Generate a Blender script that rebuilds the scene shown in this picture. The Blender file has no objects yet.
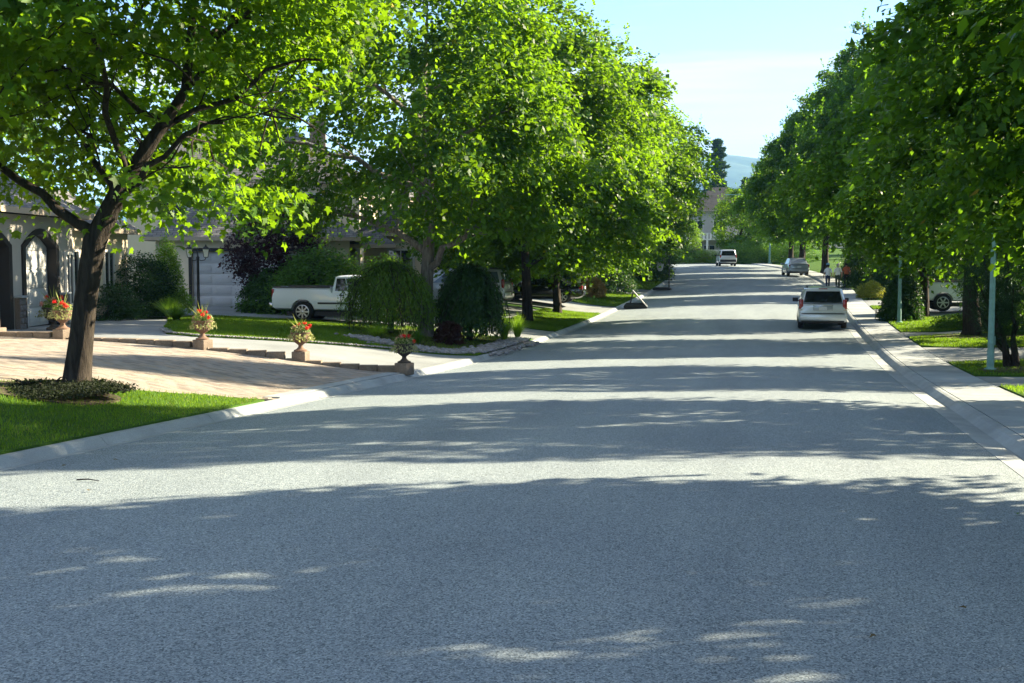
import bpy, bmesh, math, random
import numpy as np
from mathutils import Vector, Matrix
rnd = random.Random(7)
rng = np.random.default_rng(11)
R = math.radians
scene = bpy.context.scene
col = scene.collection

# ------------------------------------------------------------------ camera
cam_d = bpy.data.cameras.new('camera')
cam = bpy.data.objects.new('camera', cam_d)
col.objects.link(cam)
CAM = (0.0, 0.0, 2.07)
YAW = 0.223
PITCH = math.atan(83.5/1200.0)
cam.location = CAM
cam.rotation_euler = (math.pi/2-PITCH, 0, YAW)
cam_d.sensor_fit = 'HORIZONTAL'
cam_d.sensor_width = 36.0
cam_d.lens = 36.0*1200.0/1024.0
cam_d.clip_start = 0.05
cam_d.clip_end = 20000
scene.camera = cam

# ------------------------------------------------------------------ sky + sun
SUN_EL = R(25.5)
SUN_AZ = R(34.0)            # from +X towards +Y
SKY_STRENGTH = 0.068
world = bpy.data.worlds.new('World')
scene.world = world
world.use_nodes = True
nt = world.node_tree
for n in list(nt.nodes):
    nt.nodes.remove(n)
sky = nt.nodes.new('ShaderNodeTexSky')
sky.sky_type = 'NISHITA'
sky.sun_disc = False
sky.sun_elevation = SUN_EL
sky.sun_rotation = math.pi/2-SUN_AZ
sky.altitude = 1500
sky.air_density = 0.8
sky.dust_density = 0.15
sky.ozone_density = 1.6
tc = nt.nodes.new('ShaderNodeTexCoord')
sep = nt.nodes.new('ShaderNodeSeparateXYZ')
nt.links.new(tc.outputs['Generated'], sep.inputs[0])
def wmath(op, a, b=None):
    m = nt.nodes.new('ShaderNodeMath')
    m.operation = op
    for i, v in enumerate((a, b)):
        if v is None:
            continue
        if isinstance(v, (int, float)):
            m.inputs[i].default_value = v
        else:
            nt.links.new(v, m.inputs[i])
    return m.outputs[0]
den = wmath('ADD', wmath('MAXIMUM', sep.outputs[2], 0.0), 0.12)
cmb = nt.nodes.new('ShaderNodeCombineXYZ')
nt.links.new(wmath('DIVIDE', sep.outputs[0], den), cmb.inputs[0])
nt.links.new(wmath('DIVIDE', sep.outputs[1], den), cmb.inputs[1])
mp = nt.nodes.new('ShaderNodeMapping')
mp.inputs['Rotation'].default_value = (0, 0, R(18))
mp.inputs['Location'].default_value = (1.3, 0.35, 0)
mp.inputs['Scale'].default_value = (0.42, 1.5, 1)
nt.links.new(cmb.outputs[0], mp.inputs[0])
nz = nt.nodes.new('ShaderNodeTexNoise')
nz.inputs['Scale'].default_value = 1.7
nz.inputs['Detail'].default_value = 7
nz.inputs['Roughness'].default_value = 0.52
nz.inputs['Distortion'].default_value = 0.5
nt.links.new(mp.outputs[0], nz.inputs['Vector'])
rp = nt.nodes.new('ShaderNodeValToRGB')
rp.color_ramp.elements[0].position = 0.44
rp.color_ramp.elements[1].position = 0.63
nt.links.new(nz.outputs[0], rp.inputs[0])
mixc = nt.nodes.new('ShaderNodeMix')
mixc.data_type = 'RGBA'
nt.links.new(rp.outputs[0], mixc.inputs['Factor'])
nt.links.new(sky.outputs[0], mixc.inputs['A'])
mixc.inputs['B'].default_value = (3.2, 3.2, 3.2, 1)
bg = nt.nodes.new('ShaderNodeBackground')
bg.inputs['Strength'].default_value = SKY_STRENGTH
nt.links.new(mixc.outputs['Result'], bg.inputs['Color'])
wo = nt.nodes.new('ShaderNodeOutputWorld')
nt.links.new(bg.outputs[0], wo.inputs['Surface'])

sun_d = bpy.data.lights.new('sun', 'SUN')
sun_d.energy = 5.0
sun_d.angle = R(0.53)
sun_d.color = (1.0, 0.86, 0.61)
sun = bpy.data.objects.new('sun', sun_d)
sv = Vector((math.cos(SUN_EL)*math.cos(SUN_AZ), math.cos(SUN_EL)*math.sin(SUN_AZ), math.sin(SUN_EL)))
sun.rotation_euler = sv.to_track_quat('Z', 'Y').to_euler()
sun.location = (40, 30, 40)
col.objects.link(sun)

vs = scene.view_settings
scene.display_settings.display_device = 'sRGB'
vs.view_transform = 'Standard'
vs.look = 'None'
vs.exposure = 2.38
vs.gamma = 1.0
vs.use_curve_mapping = False
cy = scene.cycles
cy.max_bounces = 8
cy.diffuse_bounces = 2
cy.glossy_bounces = 3
cy.transmission_bounces = 5
cy.transparent_max_bounces = 8
cy.volume_bounces = 1
cy.caustics_reflective = False
cy.caustics_refractive = False
cy.sample_clamp_indirect = 6
cy.use_denoising = True

# ------------------------------------------------------------------ land form
XL, XR = -8.43, 2.617
YK = np.array([-60, -30, 0, 10, 20, 35, 50, 70, 95, 135, 175, 260.])
ZK = np.array([1.4, .73, 0, -.243, -.545, -.926, -.911, -.5, .28, 1.162, 1.6, 2.0])
MK = np.gradient(ZK, YK)
def road_z(y):
    y = np.clip(np.asarray(y, float), YK[0]+.01, YK[-1]-.01)
    i = np.clip(np.searchsorted(YK, y)-1, 0, len(YK)-2)
    h = YK[i+1]-YK[i]
    t = (y-YK[i])/h
    return (2*t**3-3*t**2+1)*ZK[i]+(t**3-2*t**2+t)*h*MK[i]+(-2*t**3+3*t**2)*ZK[i+1]+(t**3-t**2)*h*MK[i+1]
def bend(y):
    y = np.asarray(y, float)
    d = np.maximum(y-80, 0)
    return np.where(d < 75, -.0016*d*d, -.0016*75*75-.24*(d-75))
def G(x, y, step=True):
    x = np.asarray(x, float); y = np.asarray(y, float)
    xr = x-bend(y)
    d = np.maximum(XL-.30-xr, 0.)
    e = np.maximum(xr-XR-1.8, 0.)
    z = road_z(y)+.9*d*d/(d*d+16)+.6*e*e/(e*e+60)
    if step:
        z = z+.1*(d > 0)+.1*(xr > XR+.5)
    far = np.maximum(y-175, 0)
    z = z+.035*np.minimum(far, 400)+12*(1-np.exp(-np.maximum(y-700, 0)/1500.))
    return z
def gz(x, y):
    return float(G(x, y))

# ------------------------------------------------------------------ mesh helpers
def tag(o, label=None, cat=None, group=None, kind=None):
    if label: o['label'] = label
    if cat: o['category'] = cat
    if group: o['group'] = group
    if kind: o['kind'] = kind
    return o
def link(name, me, mat=None, parent=None, smooth=False):
    o = bpy.data.objects.new(name, me)
    col.objects.link(o)
    if mat is not None:
        for m in (mat if isinstance(mat, (list, tuple)) else [mat]):
            me.materials.append(m)
    if parent is not None:
        o.parent = parent
    if smooth:
        me.polygons.foreach_set('use_smooth', np.ones(len(me.polygons), bool))
        me.set_sharp_from_angle(angle=R(smooth if smooth is not True else 40))
    return o
def empty(name, loc, rz=0.0):
    o = bpy.data.objects.new(name, None)
    o.location = loc
    o.rotation_euler = (0, 0, rz)
    o.empty_display_size = .2
    col.objects.link(o)
    return o
def copy_obj(o, parent=None):
    c = o.copy()
    col.objects.link(c)
    c.parent = parent
    return c
def copy_tree(o, parent=None):
    c = copy_obj(o, parent)
    for ch in list(KIDS.get(o.name, [])) or [k for k in o.children]:
        copy_tree(ch, c)
    return c
KIDS = {}

class MB:
    def __init__(self):
        self.v = []; self.f = []; self.m = []
    def add(self, vs, fs, mi=0):
        b = len(self.v)
        self.v.extend([tuple(p) for p in vs])
        for f in fs:
            self.f.append(tuple(i+b for i in f)); self.m.append(mi)
    def box(self, c, s, rz=0, mi=0, taper=1.0, M=None):
        x, y, z = s[0]/2, s[1]/2, s[2]/2
        ps = []
        for dz in (-z, z):
            t = taper if dz > 0 else 1.0
            for dx, dy in ((-x, -y), (x, -y), (x, y), (-x, y)):
                ps.append(Vector((dx*t, dy*t, dz)))
        rot = M if M is not None else Matrix.Rotation(rz, 3, 'Z')
        ps = [rot @ p + Vector(c) for p in ps]
        self.add(ps, [(0, 3, 2, 1), (4, 5, 6, 7), (0, 1, 5, 4), (1, 2, 6, 5), (2, 3, 7, 6), (3, 0, 4, 7)], mi)
    def tube(self, path, rad, n=8, cap=True, mi=0, squash=None):
        P = [Vector(p) for p in path]
        if not isinstance(rad, (list, tuple)):
            rad = [rad]*len(P)
        vs = []; fs = []
        t0 = (P[1]-P[0]).normalized()
        ref = Vector((0, 0, 1)) if abs(t0.z) < .9 else Vector((1, 0, 0))
        nrm = t0.cross(ref).normalized()
        for i, p in enumerate(P):
            if i == 0: t = P[1]-P[0]
            elif i == len(P)-1: t = P[-1]-P[-2]
            else: t = P[i+1]-P[i-1]
            t.normalize()
            nrm = (nrm-t*nrm.dot(t)).normalized()
            bn = t.cross(nrm)
            for k in range(n):
                a = 2*math.pi*k/n
                vs.append(p+(nrm*math.cos(a)+bn*math.sin(a))*rad[i])
        for i in range(len(P)-1):
            for k in range(n):
                k2 = (k+1) % n
                fs.append((i*n+k, i*n+k2, (i+1)*n+k2, (i+1)*n+k))
        if cap:
            fs.append(tuple(range(n-1, -1, -1)))
            fs.append(tuple(range((len(P)-1)*n, len(P)*n)))
        self.add(vs, fs, mi)
    def lathe(self, prof, n=16, c=(0, 0, 0), mi=0, axis='Z'):
        vs = []; fs = []
        for r, z in prof:
            for k in range(n):
                a = 2*math.pi*k/n
                p = (r*math.cos(a), r*math.sin(a), z)
                if axis == 'Y': p = (p[0], p[2], p[1])
                if axis == 'X': p = (p[2], p[0], p[1])
                vs.append((p[0]+c[0], p[1]+c[1], p[2]+c[2]))
        for i in range(len(prof)-1):
            for k in range(n):
                k2 = (k+1) % n
                f = (i*n+k, i*n+k2, (i+1)*n+k2, (i+1)*n+k)
                fs.append(f if axis != 'Y' else f[::-1])
        fs.append(tuple(range(n-1, -1, -1)) if axis != 'Y' else tuple(range(n)))
        e = (len(prof)-1)*n
        fs.append(tuple(range(e, e+n)) if axis != 'Y' else tuple(range(e+n-1, e-1, -1)))
        self.add(vs, fs, mi)
    def loft(self, rings, closed=True, cap=True, mi=0):
        n = len(rings[0]); vs = []; fs = []
        for r in rings: vs.extend(r)
        for i in range(len(rings)-1):
            for k in range(n if closed else n-1):
                k2 = (k+1) % n
                fs.append((i*n+k, i*n+k2, (i+1)*n+k2, (i+1)*n+k))
        if cap and closed:
            fs.append(tuple(range(n-1, -1, -1)))
            e = (len(rings)-1)*n
            fs.append(tuple(range(e, e+n)))
        self.add(vs, fs, mi)
    def prism(self, pts, d, mi=0):
        """pts: 3D polygon, d: extrusion vector"""
        n = len(pts); d = Vector(d)
        a = [Vector(p) for p in pts]
        self.add(a+[p+d for p in a], [tuple(range(n-1, -1, -1)), tuple(range(n, 2*n))]+[(i, (i+1) % n, n+(i+1) % n, n+i) for i in range(n)], mi)
    def mesh(self, name):
        me = bpy.data.meshes.new(name)
        me.from_pydata([tuple(p) for p in self.v], [], self.f)
        if any(self.m): me.polygons.foreach_set('material_index', self.m)
        bm = bmesh.new(); bm.from_mesh(me)
        bmesh.ops.recalc_face_normals(bm, faces=bm.faces[:])
        bm.to_mesh(me); bm.free()
        me.update()
        return me
    def build(self, name, mat, parent=None, smooth=False, bevel=0):
        me = self.mesh(name)
        if bevel:
            bm = bmesh.new(); bm.from_mesh(me)
            es = [e for e in bm.edges if len(e.link_faces) == 2 and e.calc_face_angle(0) > .6]
            bmesh.ops.bevel(bm, geom=es, offset=bevel, segments=2, profile=.5, affect='EDGES', clamp_overlap=True)
            bm.to_mesh(me); bm.free()
            smooth = smooth or 50
        return link(name, me, mat, parent, smooth)

def raw_mesh(name, V, F, tint=None):
    """fast mesh of equal-sized faces from numpy arrays"""
    V = np.asarray(V, np.float32); F = np.asarray(F, np.int32)
    k = F.shape[1]
    me = bpy.data.meshes.new(name)
    me.vertices.add(len(V)); me.vertices.foreach_set('co', V.ravel())
    me.loops.add(F.size); me.loops.foreach_set('vertex_index', F.ravel())
    me.polygons.add(len(F))
    me.polygons.foreach_set('loop_start', np.arange(0, F.size, k, dtype=np.int32))
    if tint is not None:
        a = me.attributes.new('tint', 'FLOAT', 'FACE')
        a.data.foreach_set('value', np.asarray(tint, np.float32))
    me.update(calc_edges=True)
    return me

# ------------------------------------------------------------------ materials
def nodes_of(name):
    m = bpy.data.materials.new(name)
    m.use_nodes = True
    t = m.node_tree
    b = next(n for n in t.nodes if n.type == 'BSDF_PRINCIPLED')
    return m, t, b
def coords(t, scale=(1, 1, 1), kind='Object', rot=(0, 0, 0)):
    c = t.nodes.new('ShaderNodeTexCoord')
    m = t.nodes.new('ShaderNodeMapping')
    m.inputs['Scale'].default_value = scale
    m.inputs['Rotation'].default_value = rot
    t.links.new(c.outputs[kind], m.inputs[0])
    return m.outputs[0]
def noise(t, vec, scale, detail=4, rough=.6):
    n = t.nodes.new('ShaderNodeTexNoise')
    n.inputs['Scale'].default_value = scale
    n.inputs['Detail'].default_value = detail
    n.inputs['Roughness'].default_value = rough
    t.links.new(vec, n.inputs['Vector'])
    return n.outputs[0]
def ramp(t, fac, stops):
    r = t.nodes.new('ShaderNodeValToRGB')
    e = r.color_ramp.elements
    e[0].position, e[0].color = stops[0][0], tuple(stops[0][1])+(1,)
    e[1].position, e[1].color = stops[-1][0], tuple(stops[-1][1])+(1,)
    for p, c in stops[1:-1]:
        k = e.new(p); k.color = tuple(c)+(1,)
    t.links.new(fac, r.inputs[0])
    return r.outputs[0]
def mixcol(t, fac, a, b, mode='MIX'):
    m = t.nodes.new('ShaderNodeMix'); m.data_type = 'RGBA'; m.blend_type = mode
    for key, v in (('Factor', fac), ('A', a), ('B', b)):
        if isinstance(v, (int, float)): m.inputs[key].default_value = v
        elif isinstance(v, tuple): m.inputs[key].default_value = v+(1,) if len(v) == 3 else v
        else: t.links.new(v, m.inputs[key])
    return m.outputs['Result']
def bump(t, b, h, strength=.3, dist=.02):
    n = t.nodes.new('ShaderNodeBump')
    n.inputs['Strength'].default_value = strength
    n.inputs['Distance'].default_value = dist
    t.links.new(h, n.inputs['Height'])
    t.links.new(n.outputs[0], b.inputs['Normal'])
def sc(c, k):
    return tuple(min(1, v*k) for v in c)
def speck(name, base, var=.25, scale=6, rough=.85, bmp=.2, fine=60, dist=.01, spec=.3, tintattr=False):
    """mottled matt surface: broad blotches and fine grain"""
    m, t, b = nodes_of(name)
    base = sc(base, 1.3)
    v = coords(t)
    broad = noise(t, v, scale*.15, 5)
    grain = noise(t, v, fine, 3, .7)
    c1 = ramp(t, broad, [(.3, sc(base, 1-var)), (.7, sc(base, 1+var))])
    c2 = ramp(t, grain, [(.3, (1-var,)*3), (.7, (1+var,)*3)])
    c = mixcol(t, 1.0, c1, c2, 'MULTIPLY')
    if tintattr:
        a = t.nodes.new('ShaderNodeAttribute'); a.attribute_name = 'tint'
        c = mixcol(t, 1.0, c, ramp(t, a.outputs['Fac'], [(0, (.62, .58, .55)), (.5, (1, 1, 1)), (1, (1.0, .88, .76))]), 'MULTIPLY')
    t.links.new(c, b.inputs['Base Color'])
    b.inputs['Roughness'].default_value = rough
    b.inputs['Specular IOR Level'].default_value = spec
    bump(t, b, grain, bmp, dist)
    return m
def plain(name, base, rough=.5, metal=0, spec=.5, coat=0, var=.06, fine=30):
    m, t, b = nodes_of(name)
    g = noise(t, coords(t), fine, 3)
    t.links.new(ramp(t, g, [(.3, sc(base, 1-var)), (.7, sc(base, 1+var))]), b.inputs['Base Color'])
    b.inputs['Roughness'].default_value = rough
    b.inputs['Metallic'].default_value = metal
    b.inputs['Specular IOR Level'].default_value = spec
    b.inputs['Coat Weight'].default_value = coat
    b.inputs['Coat Roughness'].default_value = .05
    return m
def leafmat(name, dark, mid, light, trans, tw=.5, rough=.45, odd=None):
    m, t, b = nodes_of(name)
    a = t.nodes.new('ShaderNodeAttribute'); a.attribute_name = 'tint'
    dark, mid, light, trans = (sc(c, 1.1) for c in (dark, mid, light, trans))
    stops = [(0, dark), (.5, mid), (.97, light)]
    if odd: stops = [(0, dark), (.5, mid), (.975, light), (.985, odd)]
    c = ramp(t, a.outputs['Fac'], stops)
    t.links.new(c, b.inputs['Base Color'])
    b.inputs['Roughness'].default_value = rough
    b.inputs['Specular IOR Level'].default_value = .2
    tr = t.nodes.new('ShaderNodeBsdfTranslucent')
    tcol = mixcol(t, 1.0, ramp(t, a.outputs['Fac'], [(0, sc(trans, .65)), (.5, trans), (1, sc(trans, 1.3))]), (1, 1, 1), 'MULTIPLY')
    t.links.new(tcol, tr.inputs['Color'])
    mx = t.nodes.new('ShaderNodeMixShader'); mx.inputs[0].default_value = tw
    out = next(n for n in t.nodes if n.type == 'OUTPUT_MATERIAL')
    t.links.new(b.outputs[0], mx.inputs[1]); t.links.new(tr.outputs[0], mx.inputs[2])
    t.links.new(mx.outputs[0], out.inputs['Surface'])
    return m
M = {}
# asphalt: pale worn chip seal with coarse visible aggregate
def asphalt():
    m, t, b = nodes_of('asphalt')
    v = coords(t)
    vo = t.nodes.new('ShaderNodeTexVoronoi'); vo.inputs['Scale'].default_value = 95
    t.links.new(v, vo.inputs['Vector'])
    chip = ramp(t, vo.outputs['Color'], [(.15, (.068, .091, .108)), (.45, (.196, .242, .272)), (.7, (.248, .300, .330)), (.95, (.40, .45, .47))])
    fine = noise(t, v, 170, 3, .7)
    c = mixcol(t, 1.0, chip, ramp(t, fine, [(.3, (.62, .62, .62)), (.7, (1.3, 1.3, 1.3))]), 'MULTIPLY')
    vs_ = coords(t, (1, .12, 1))
    broad = noise(t, vs_, .9, 6)
    c = mixcol(t, 1.0, c, ramp(t, broad, [(.3, (.9, .9, .9)), (.7, (1.12, 1.11, 1.09))]), 'MULTIPLY')
    blot = noise(t, v, .35, 5)
    c = mixcol(t, 1.0, c, ramp(t, blot, [(.35, (.93, .93, .94)), (.6, (1.06, 1.05, 1.03))]), 'MULTIPLY')
    t.links.new(c, b.inputs['Base Color'])
    b.inputs['Roughness'].default_value = .82
    b.inputs['Specular IOR Level'].default_value = .35
    bump(t, b, vo.outputs['Distance'], .55, .006)
    return m
M['asphalt'] = asphalt()
M['concrete'] = speck('concrete', (.222, .244, .254), .22, 6, .85, .15, 90, .004)
M['concrete_drive'] = speck('concrete_drive', (.172, .187, .194), .18, 4, .85, .15, 70, .004)
M['joint'] = speck('joint_filler', (.045, .042, .038), .3, 8, .95)
M['paver'] = speck('paver', (.235, .212, .19), .14, 10, .85, .25, 90, .004, tintattr=True)
M['wallstone'] = speck('retaining_block', (.135, .108, .085), .3, 14, .9, .5, 40, .01)
M['soil'] = speck('soil', (.045, .034, .024), .4, 10, .95, .6, 30, .02)
M['stone'] = speck('river_stone', (.20, .205, .225), .35, 20, .8, .4, 30, .01, tintattr=True)
def ground_mat():
    m, t, b = nodes_of('ground_grass')
    v = coords(t)
    c = ramp(t, noise(t, v, .6, 6), [(.3, (.035, .085, .012)), (.55, (.055, .125, .016)), (.75, (.085, .15, .022))])
    c = mixcol(t, 1.0, c, ramp(t, noise(t, v, 45, 3), [(.3, (.6, .6, .6)), (.7, (1.35, 1.35, 1.35))]), 'MULTIPLY')
    t.links.new(c, b.inputs['Base Color'])
    b.inputs['Roughness'].default_value = .9
    b.inputs['Specular IOR Level'].default_value = .1
    bump(t, b, noise(t, v, 60, 3), .8, .03)
    return m
M['ground'] = ground_mat()
M['grass'] = leafmat('grass_blade', (.045, .105, .008), (.08, .17, .011), (.14, .22, .018), (.22, .38, .012), .35, .6, (.22, .19, .06))
def bark(name, a, b_, sc_=1.0):
    m, t, b = nodes_of(name)
    v = coords(t, (9*sc_, 9*sc_, 1.6*sc_))
    n1 = noise(t, v, 1.6, 8, .65)
    t.links.new(ramp(t, n1, [(.32, a), (.68, b_)]), b.inputs['Base Color'])
    b.inputs['Roughness'].default_value = .92
    b.inputs['Specular IOR Level'].default_value = .15
    bump(t, b, n1, 1.0, .05)
    return m
M['bark'] = bark('maple_bark', (.010, .008, .007), (.060, .050, .041))
M['bark_pale'] = bark('grey_bark', (.07, .062, .055), (.26, .235, .21))
M['leaf'] = leafmat('maple_leaf', (.012, .046, .005), (.025, .080, .007), (.058, .128, .010), (.235, .43, .008), .41, .5, (.42, .30, .02))
M['leaf_dark'] = leafmat('dark_maple_leaf', (.015, .052, .006), (.028, .086, .008), (.058, .132, .011), (.18, .37, .010), .40, .5, (.30, .14, .02))
M['shrub'] = leafmat('shrub_leaf', (.025, .075, .010), (.045, .12, .014), (.09, .18, .02), (.15, .32, .02), .35, .5)
M['weeping_leaf'] = leafmat('weeping_leaf', (.045, .10, .012), (.075, .155, .018), (.13, .22, .03), (.2, .36, .03), .4, .5)
M['shrub_lime'] = leafmat('lime_leaf', (.075, .16, .012), (.12, .24, .018), (.2, .32, .03), (.3, .5, .03), .45, .5)
M['shrub_deep'] = leafmat('deep_leaf', (.012, .038, .010), (.022, .062, .014), (.042, .09, .016), (.06, .15, .014), .3, .5)
M['plum'] = leafmat('plum_leaf', (.012, .005, .008), (.024, .009, .013), (.045, .016, .018), (.08, .02, .025), .3, .45)
M['barberry'] = leafmat('dark_red_leaf', (.018, .010, .009), (.032, .016, .014), (.06, .034, .022), (.14, .05, .03), .3, .5)
M['orange_leaf'] = leafmat('orange_leaf', (.20, .15, .05), (.32, .22, .08), (.45, .34, .12), (.5, .28, .08), .4, .5)
M['yellow_leaf'] = leafmat('yellow_leaf', (.10, .16, .015), (.19, .23, .025), (.33, .32, .04), (.4, .4, .05), .4, .5)
M['mulch_leaf'] = leafmat('mulch_leaf', (.006, .009, .005), (.010, .016, .007), (.020, .028, .010), (.03, .05, .01), .2, .8)
M['needle'] = leafmat('needle_leaf', (.012, .034, .014), (.022, .055, .020), (.04, .085, .028), (.04, .10, .02), .2, .55)
M['petal_red'] = leafmat('red_petal', (.45, .012, .012), (.62, .02, .016), (.75, .06, .03), (.7, .04, .03), .35, .5)
M['petal_pink'] = leafmat('pink_petal', (.5, .16, .14), (.6, .25, .2), (.7, .4, .3), (.6, .25, .2), .35, .5)
M['pale_leaf'] = leafmat('trailing_leaf', (.16, .20, .09), (.26, .28, .13), (.38, .36, .18), (.35, .38, .12), .4, .5)
M['spike_leaf'] = leafmat('spike_leaf', (.12, .16, .04), (.2, .24, .06), (.32, .3, .1), (.3, .36, .08), .4, .5)
M['terracotta'] = speck('weathered_terracotta', (.14, .088, .064), .25, 20, .85, .3, 60, .005)
M['dark_urn'] = speck('dark_cast_urn', (.05, .042, .036), .3, 20, .7, .3, 60, .005)
M['stucco'] = speck('beige_stucco', (.62, .53, .40), .05, 6, .9, .25, 120, .004)
M['stucco_grey'] = speck('grey_stucco', (.29, .275, .25), .05, 6, .9, .25, 120, .004)
M['trim_white'] = plain('white_trim', (.68, .66, .62), .55)
M['trim_brown'] = plain('dark_brown_trim', (.012, .010, .010), .6)
M['fascia'] = plain('beige_fascia', (.36, .30, .23), .6)
M['door_panel'] = plain('garage_door_paint', (.50, .515, .54), .5)
M['door_panel_white'] = plain('white_garage_door_paint', (.44, .45, .45), .5)
def shingles(name='shingle_roof', k=1.0):
    m, t, b = nodes_of(name)
    br = t.nodes.new('ShaderNodeTexBrick')
    br.inputs['Scale'].default_value = 1.0
    br.inputs['Brick Width'].default_value = .33
    br.inputs['Row Height'].default_value = .17
    br.inputs['Mortar Size'].default_value = .012
    br.inputs['Color1'].default_value = (.10*k, .1*k, .105*k, 1)
    br.inputs['Color2'].default_value = (.16*k, .16*k, .165*k, 1)
    br.inputs['Mortar'].default_value = (.03, .03, .03, 1)
    c = t.nodes.new('ShaderNodeUVMap')
    t.links.new(c.outputs[0], br.inputs['Vector'])
    g = noise(t, coords(t), 1.2, 5)
    t.links.new(mixcol(t, 1.0, br.outputs['Color'], ramp(t, g, [(.3, (.8, .8, .82)), (.7, (1.25, 1.22, 1.18))]), 'MULTIPLY'), b.inputs['Base Color'])
    b.inputs['Roughness'].default_value = .9
    bump(t, b, br.outputs['Fac'], .6, .02)
    return m
M['shingle'] = shingles()
M['shingle_dark'] = shingles('dark_shingle_roof', .32)
M['glass'] = plain('window_glass', (.015, .02, .025), .04, 0, .9)
M['car_glass'] = plain('tinted_car_glass', (.012, .015, .018), .05, 0, .9)
M['car_glass_clear'] = plain('pale_car_glass', (.12, .17, .20), .05, 0, .9)
M['silver'] = plain('silver_car_paint', (.62, .65, .68), .3, .3, .5, .8, .02)
M['silver_blue'] = plain('grey_blue_car_paint', (.30, .34, .38), .3, .5, .5, .8, .02)
M['white_paint'] = plain('white_car_paint', (.83, .87, .90), .3, 0, .5, .8, .02)
M['black_paint'] = plain('black_car_paint', (.008, .008, .010), .2, 0, .5, 1.0, .02)
M['rubber'] = plain('tyre_rubber', (.013, .013, .013), .85)
M['black_plastic'] = plain('black_plastic', (.014, .014, .015), .55)
M['alloy'] = plain('alloy_rim', (.5, .5, .51), .3, .85)
M['chrome'] = plain('chrome', (.6, .6, .6), .15, 1)
M['tail'] = plain('red_tail_lamp', (.30, .012, .010), .15, 0, .6, .5)
M['amber'] = plain('clear_lamp', (.55, .5, .45), .15, 0, .6, .5)
M['plate'] = plain('number_plate', (.55, .57, .6), .5)
M['black_metal'] = plain('black_painted_metal', (.010, .010, .011), .45)
M['green_pole'] = plain('pale_green_painted_steel', (.16, .30, .28), .55, 0, .4, 0, .15, 8)
M['lamp_glass'] = plain('frosted_lantern_glass', (.8, .78, .7), .35)
M['net'] = plain('white_net', (.7, .7, .68), .8)
M['board'] = plain('white_board', (.66, .66, .64), .5)
M['skin'] = plain('skin', (.42, .25, .18), .6)
M['shirt_white'] = plain('white_shirt', (.78, .80, .84), .9)
M['shirt_grey'] = plain('pale_grey_shirt', (.66, .67, .65), .9)
M['shirt_orange'] = plain('orange_top', (.48, .12, .05), .9)
M['jeans'] = plain('dark_blue_jeans', (.022, .028, .06), .9)
M['trousers_green'] = plain('dark_green_trousers', (.035, .05, .035), .9)
M['trousers_black'] = plain('black_trousers', (.012, .012, .013), .9)
M['cap_blue'] = plain('pale_blue_cap', (.16, .33, .52), .9)
M['hair_grey'] = plain('grey_hair', (.30, .29, .27), .9)
M['hair_dark'] = plain('dark_hair', (.02, .014, .010), .9)
M['hill'] = speck('forested_hill', (.035, .06, .035), .3, .02, .95, 0, .02)
M['wood'] = speck('weathered_wood', (.28, .24, .19), .2, 10, .85, .3, 50, .005)
M['driftleaf'] = leafmat('fallen_leaf', (.04, .035, .02), (.10, .075, .03), (.16, .12, .04), (.1, .08, .03), .2, .8)
# ------------------------------------------------------------------ the setting
def inside(poly, X, Y):
    X = np.asarray(X, float); Y = np.asarray(Y, float)
    c = np.zeros(X.shape, bool)
    n = len(poly)
    for i in range(n):
        x1, y1 = poly[i]; x2, y2 = poly[(i+1) % n]
        k = (y1 > Y) != (y2 > Y)
        with np.errstate(divide='ignore', invalid='ignore'):
            c ^= k & (X < (x2-x1)*(Y-y1)/((y2-y1) if y2 != y1 else 1e-9)+x1)
    return c
def smooth_poly(pts, it=2):
    for _ in range(it):
        q = []
        for i in range(len(pts)):
            a = pts[i]; b = pts[(i+1) % len(pts)]
            q.append((a[0]*.75+b[0]*.25, a[1]*.75+b[1]*.25)); q.append((a[0]*.25+b[0]*.75, a[1]*.25+b[1]*.75))
        pts = q
    return pts
def patch(name, poly, off, mat, depth=.12, step=.8, parent=None, wob=0.0):
    bm = bmesh.new()
    f = bm.faces.new([bm.verts.new((x, y, 0)) for x, y in poly])
    xs = [p[0] for p in poly]; ys = [p[1] for p in poly]
    for ax, lo, hi in ((0, min(xs), max(xs)), (1, min(ys), max(ys))):
        k = math.ceil(lo/step)*step
        while k < hi:
            no = (1, 0, 0) if ax == 0 else (0, 1, 0)
            co = (k+.0007, 0, 0) if ax == 0 else (0, k+.0007, 0)
            bmesh.ops.bisect_plane(bm, geom=bm.verts[:]+bm.edges[:]+bm.faces[:], plane_co=co, plane_no=no)
            k += step
    bmesh.ops.recalc_face_normals(bm, faces=bm.faces[:])
    if sum(f.normal.z for f in bm.faces) < 0:
        bmesh.ops.reverse_faces(bm, faces=bm.faces[:])
    be = [e for e in bm.edges if e.is_boundary]
    r = bmesh.ops.extrude_edge_only(bm, edges=be)
    low = {v for v in r['geom'] if isinstance(v, bmesh.types.BMVert)}
    for v in bm.verts:
        z = gz(v.co.x, v.co.y)+off
        v.co.z = z-depth if v in low else z
    bmesh.ops.triangulate(bm, faces=[f for f in bm.faces if len(f.verts) > 4])
    me = bpy.data.meshes.new(name); bm.to_mesh(me); bm.free()
    return link(name, me, mat, parent)

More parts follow.
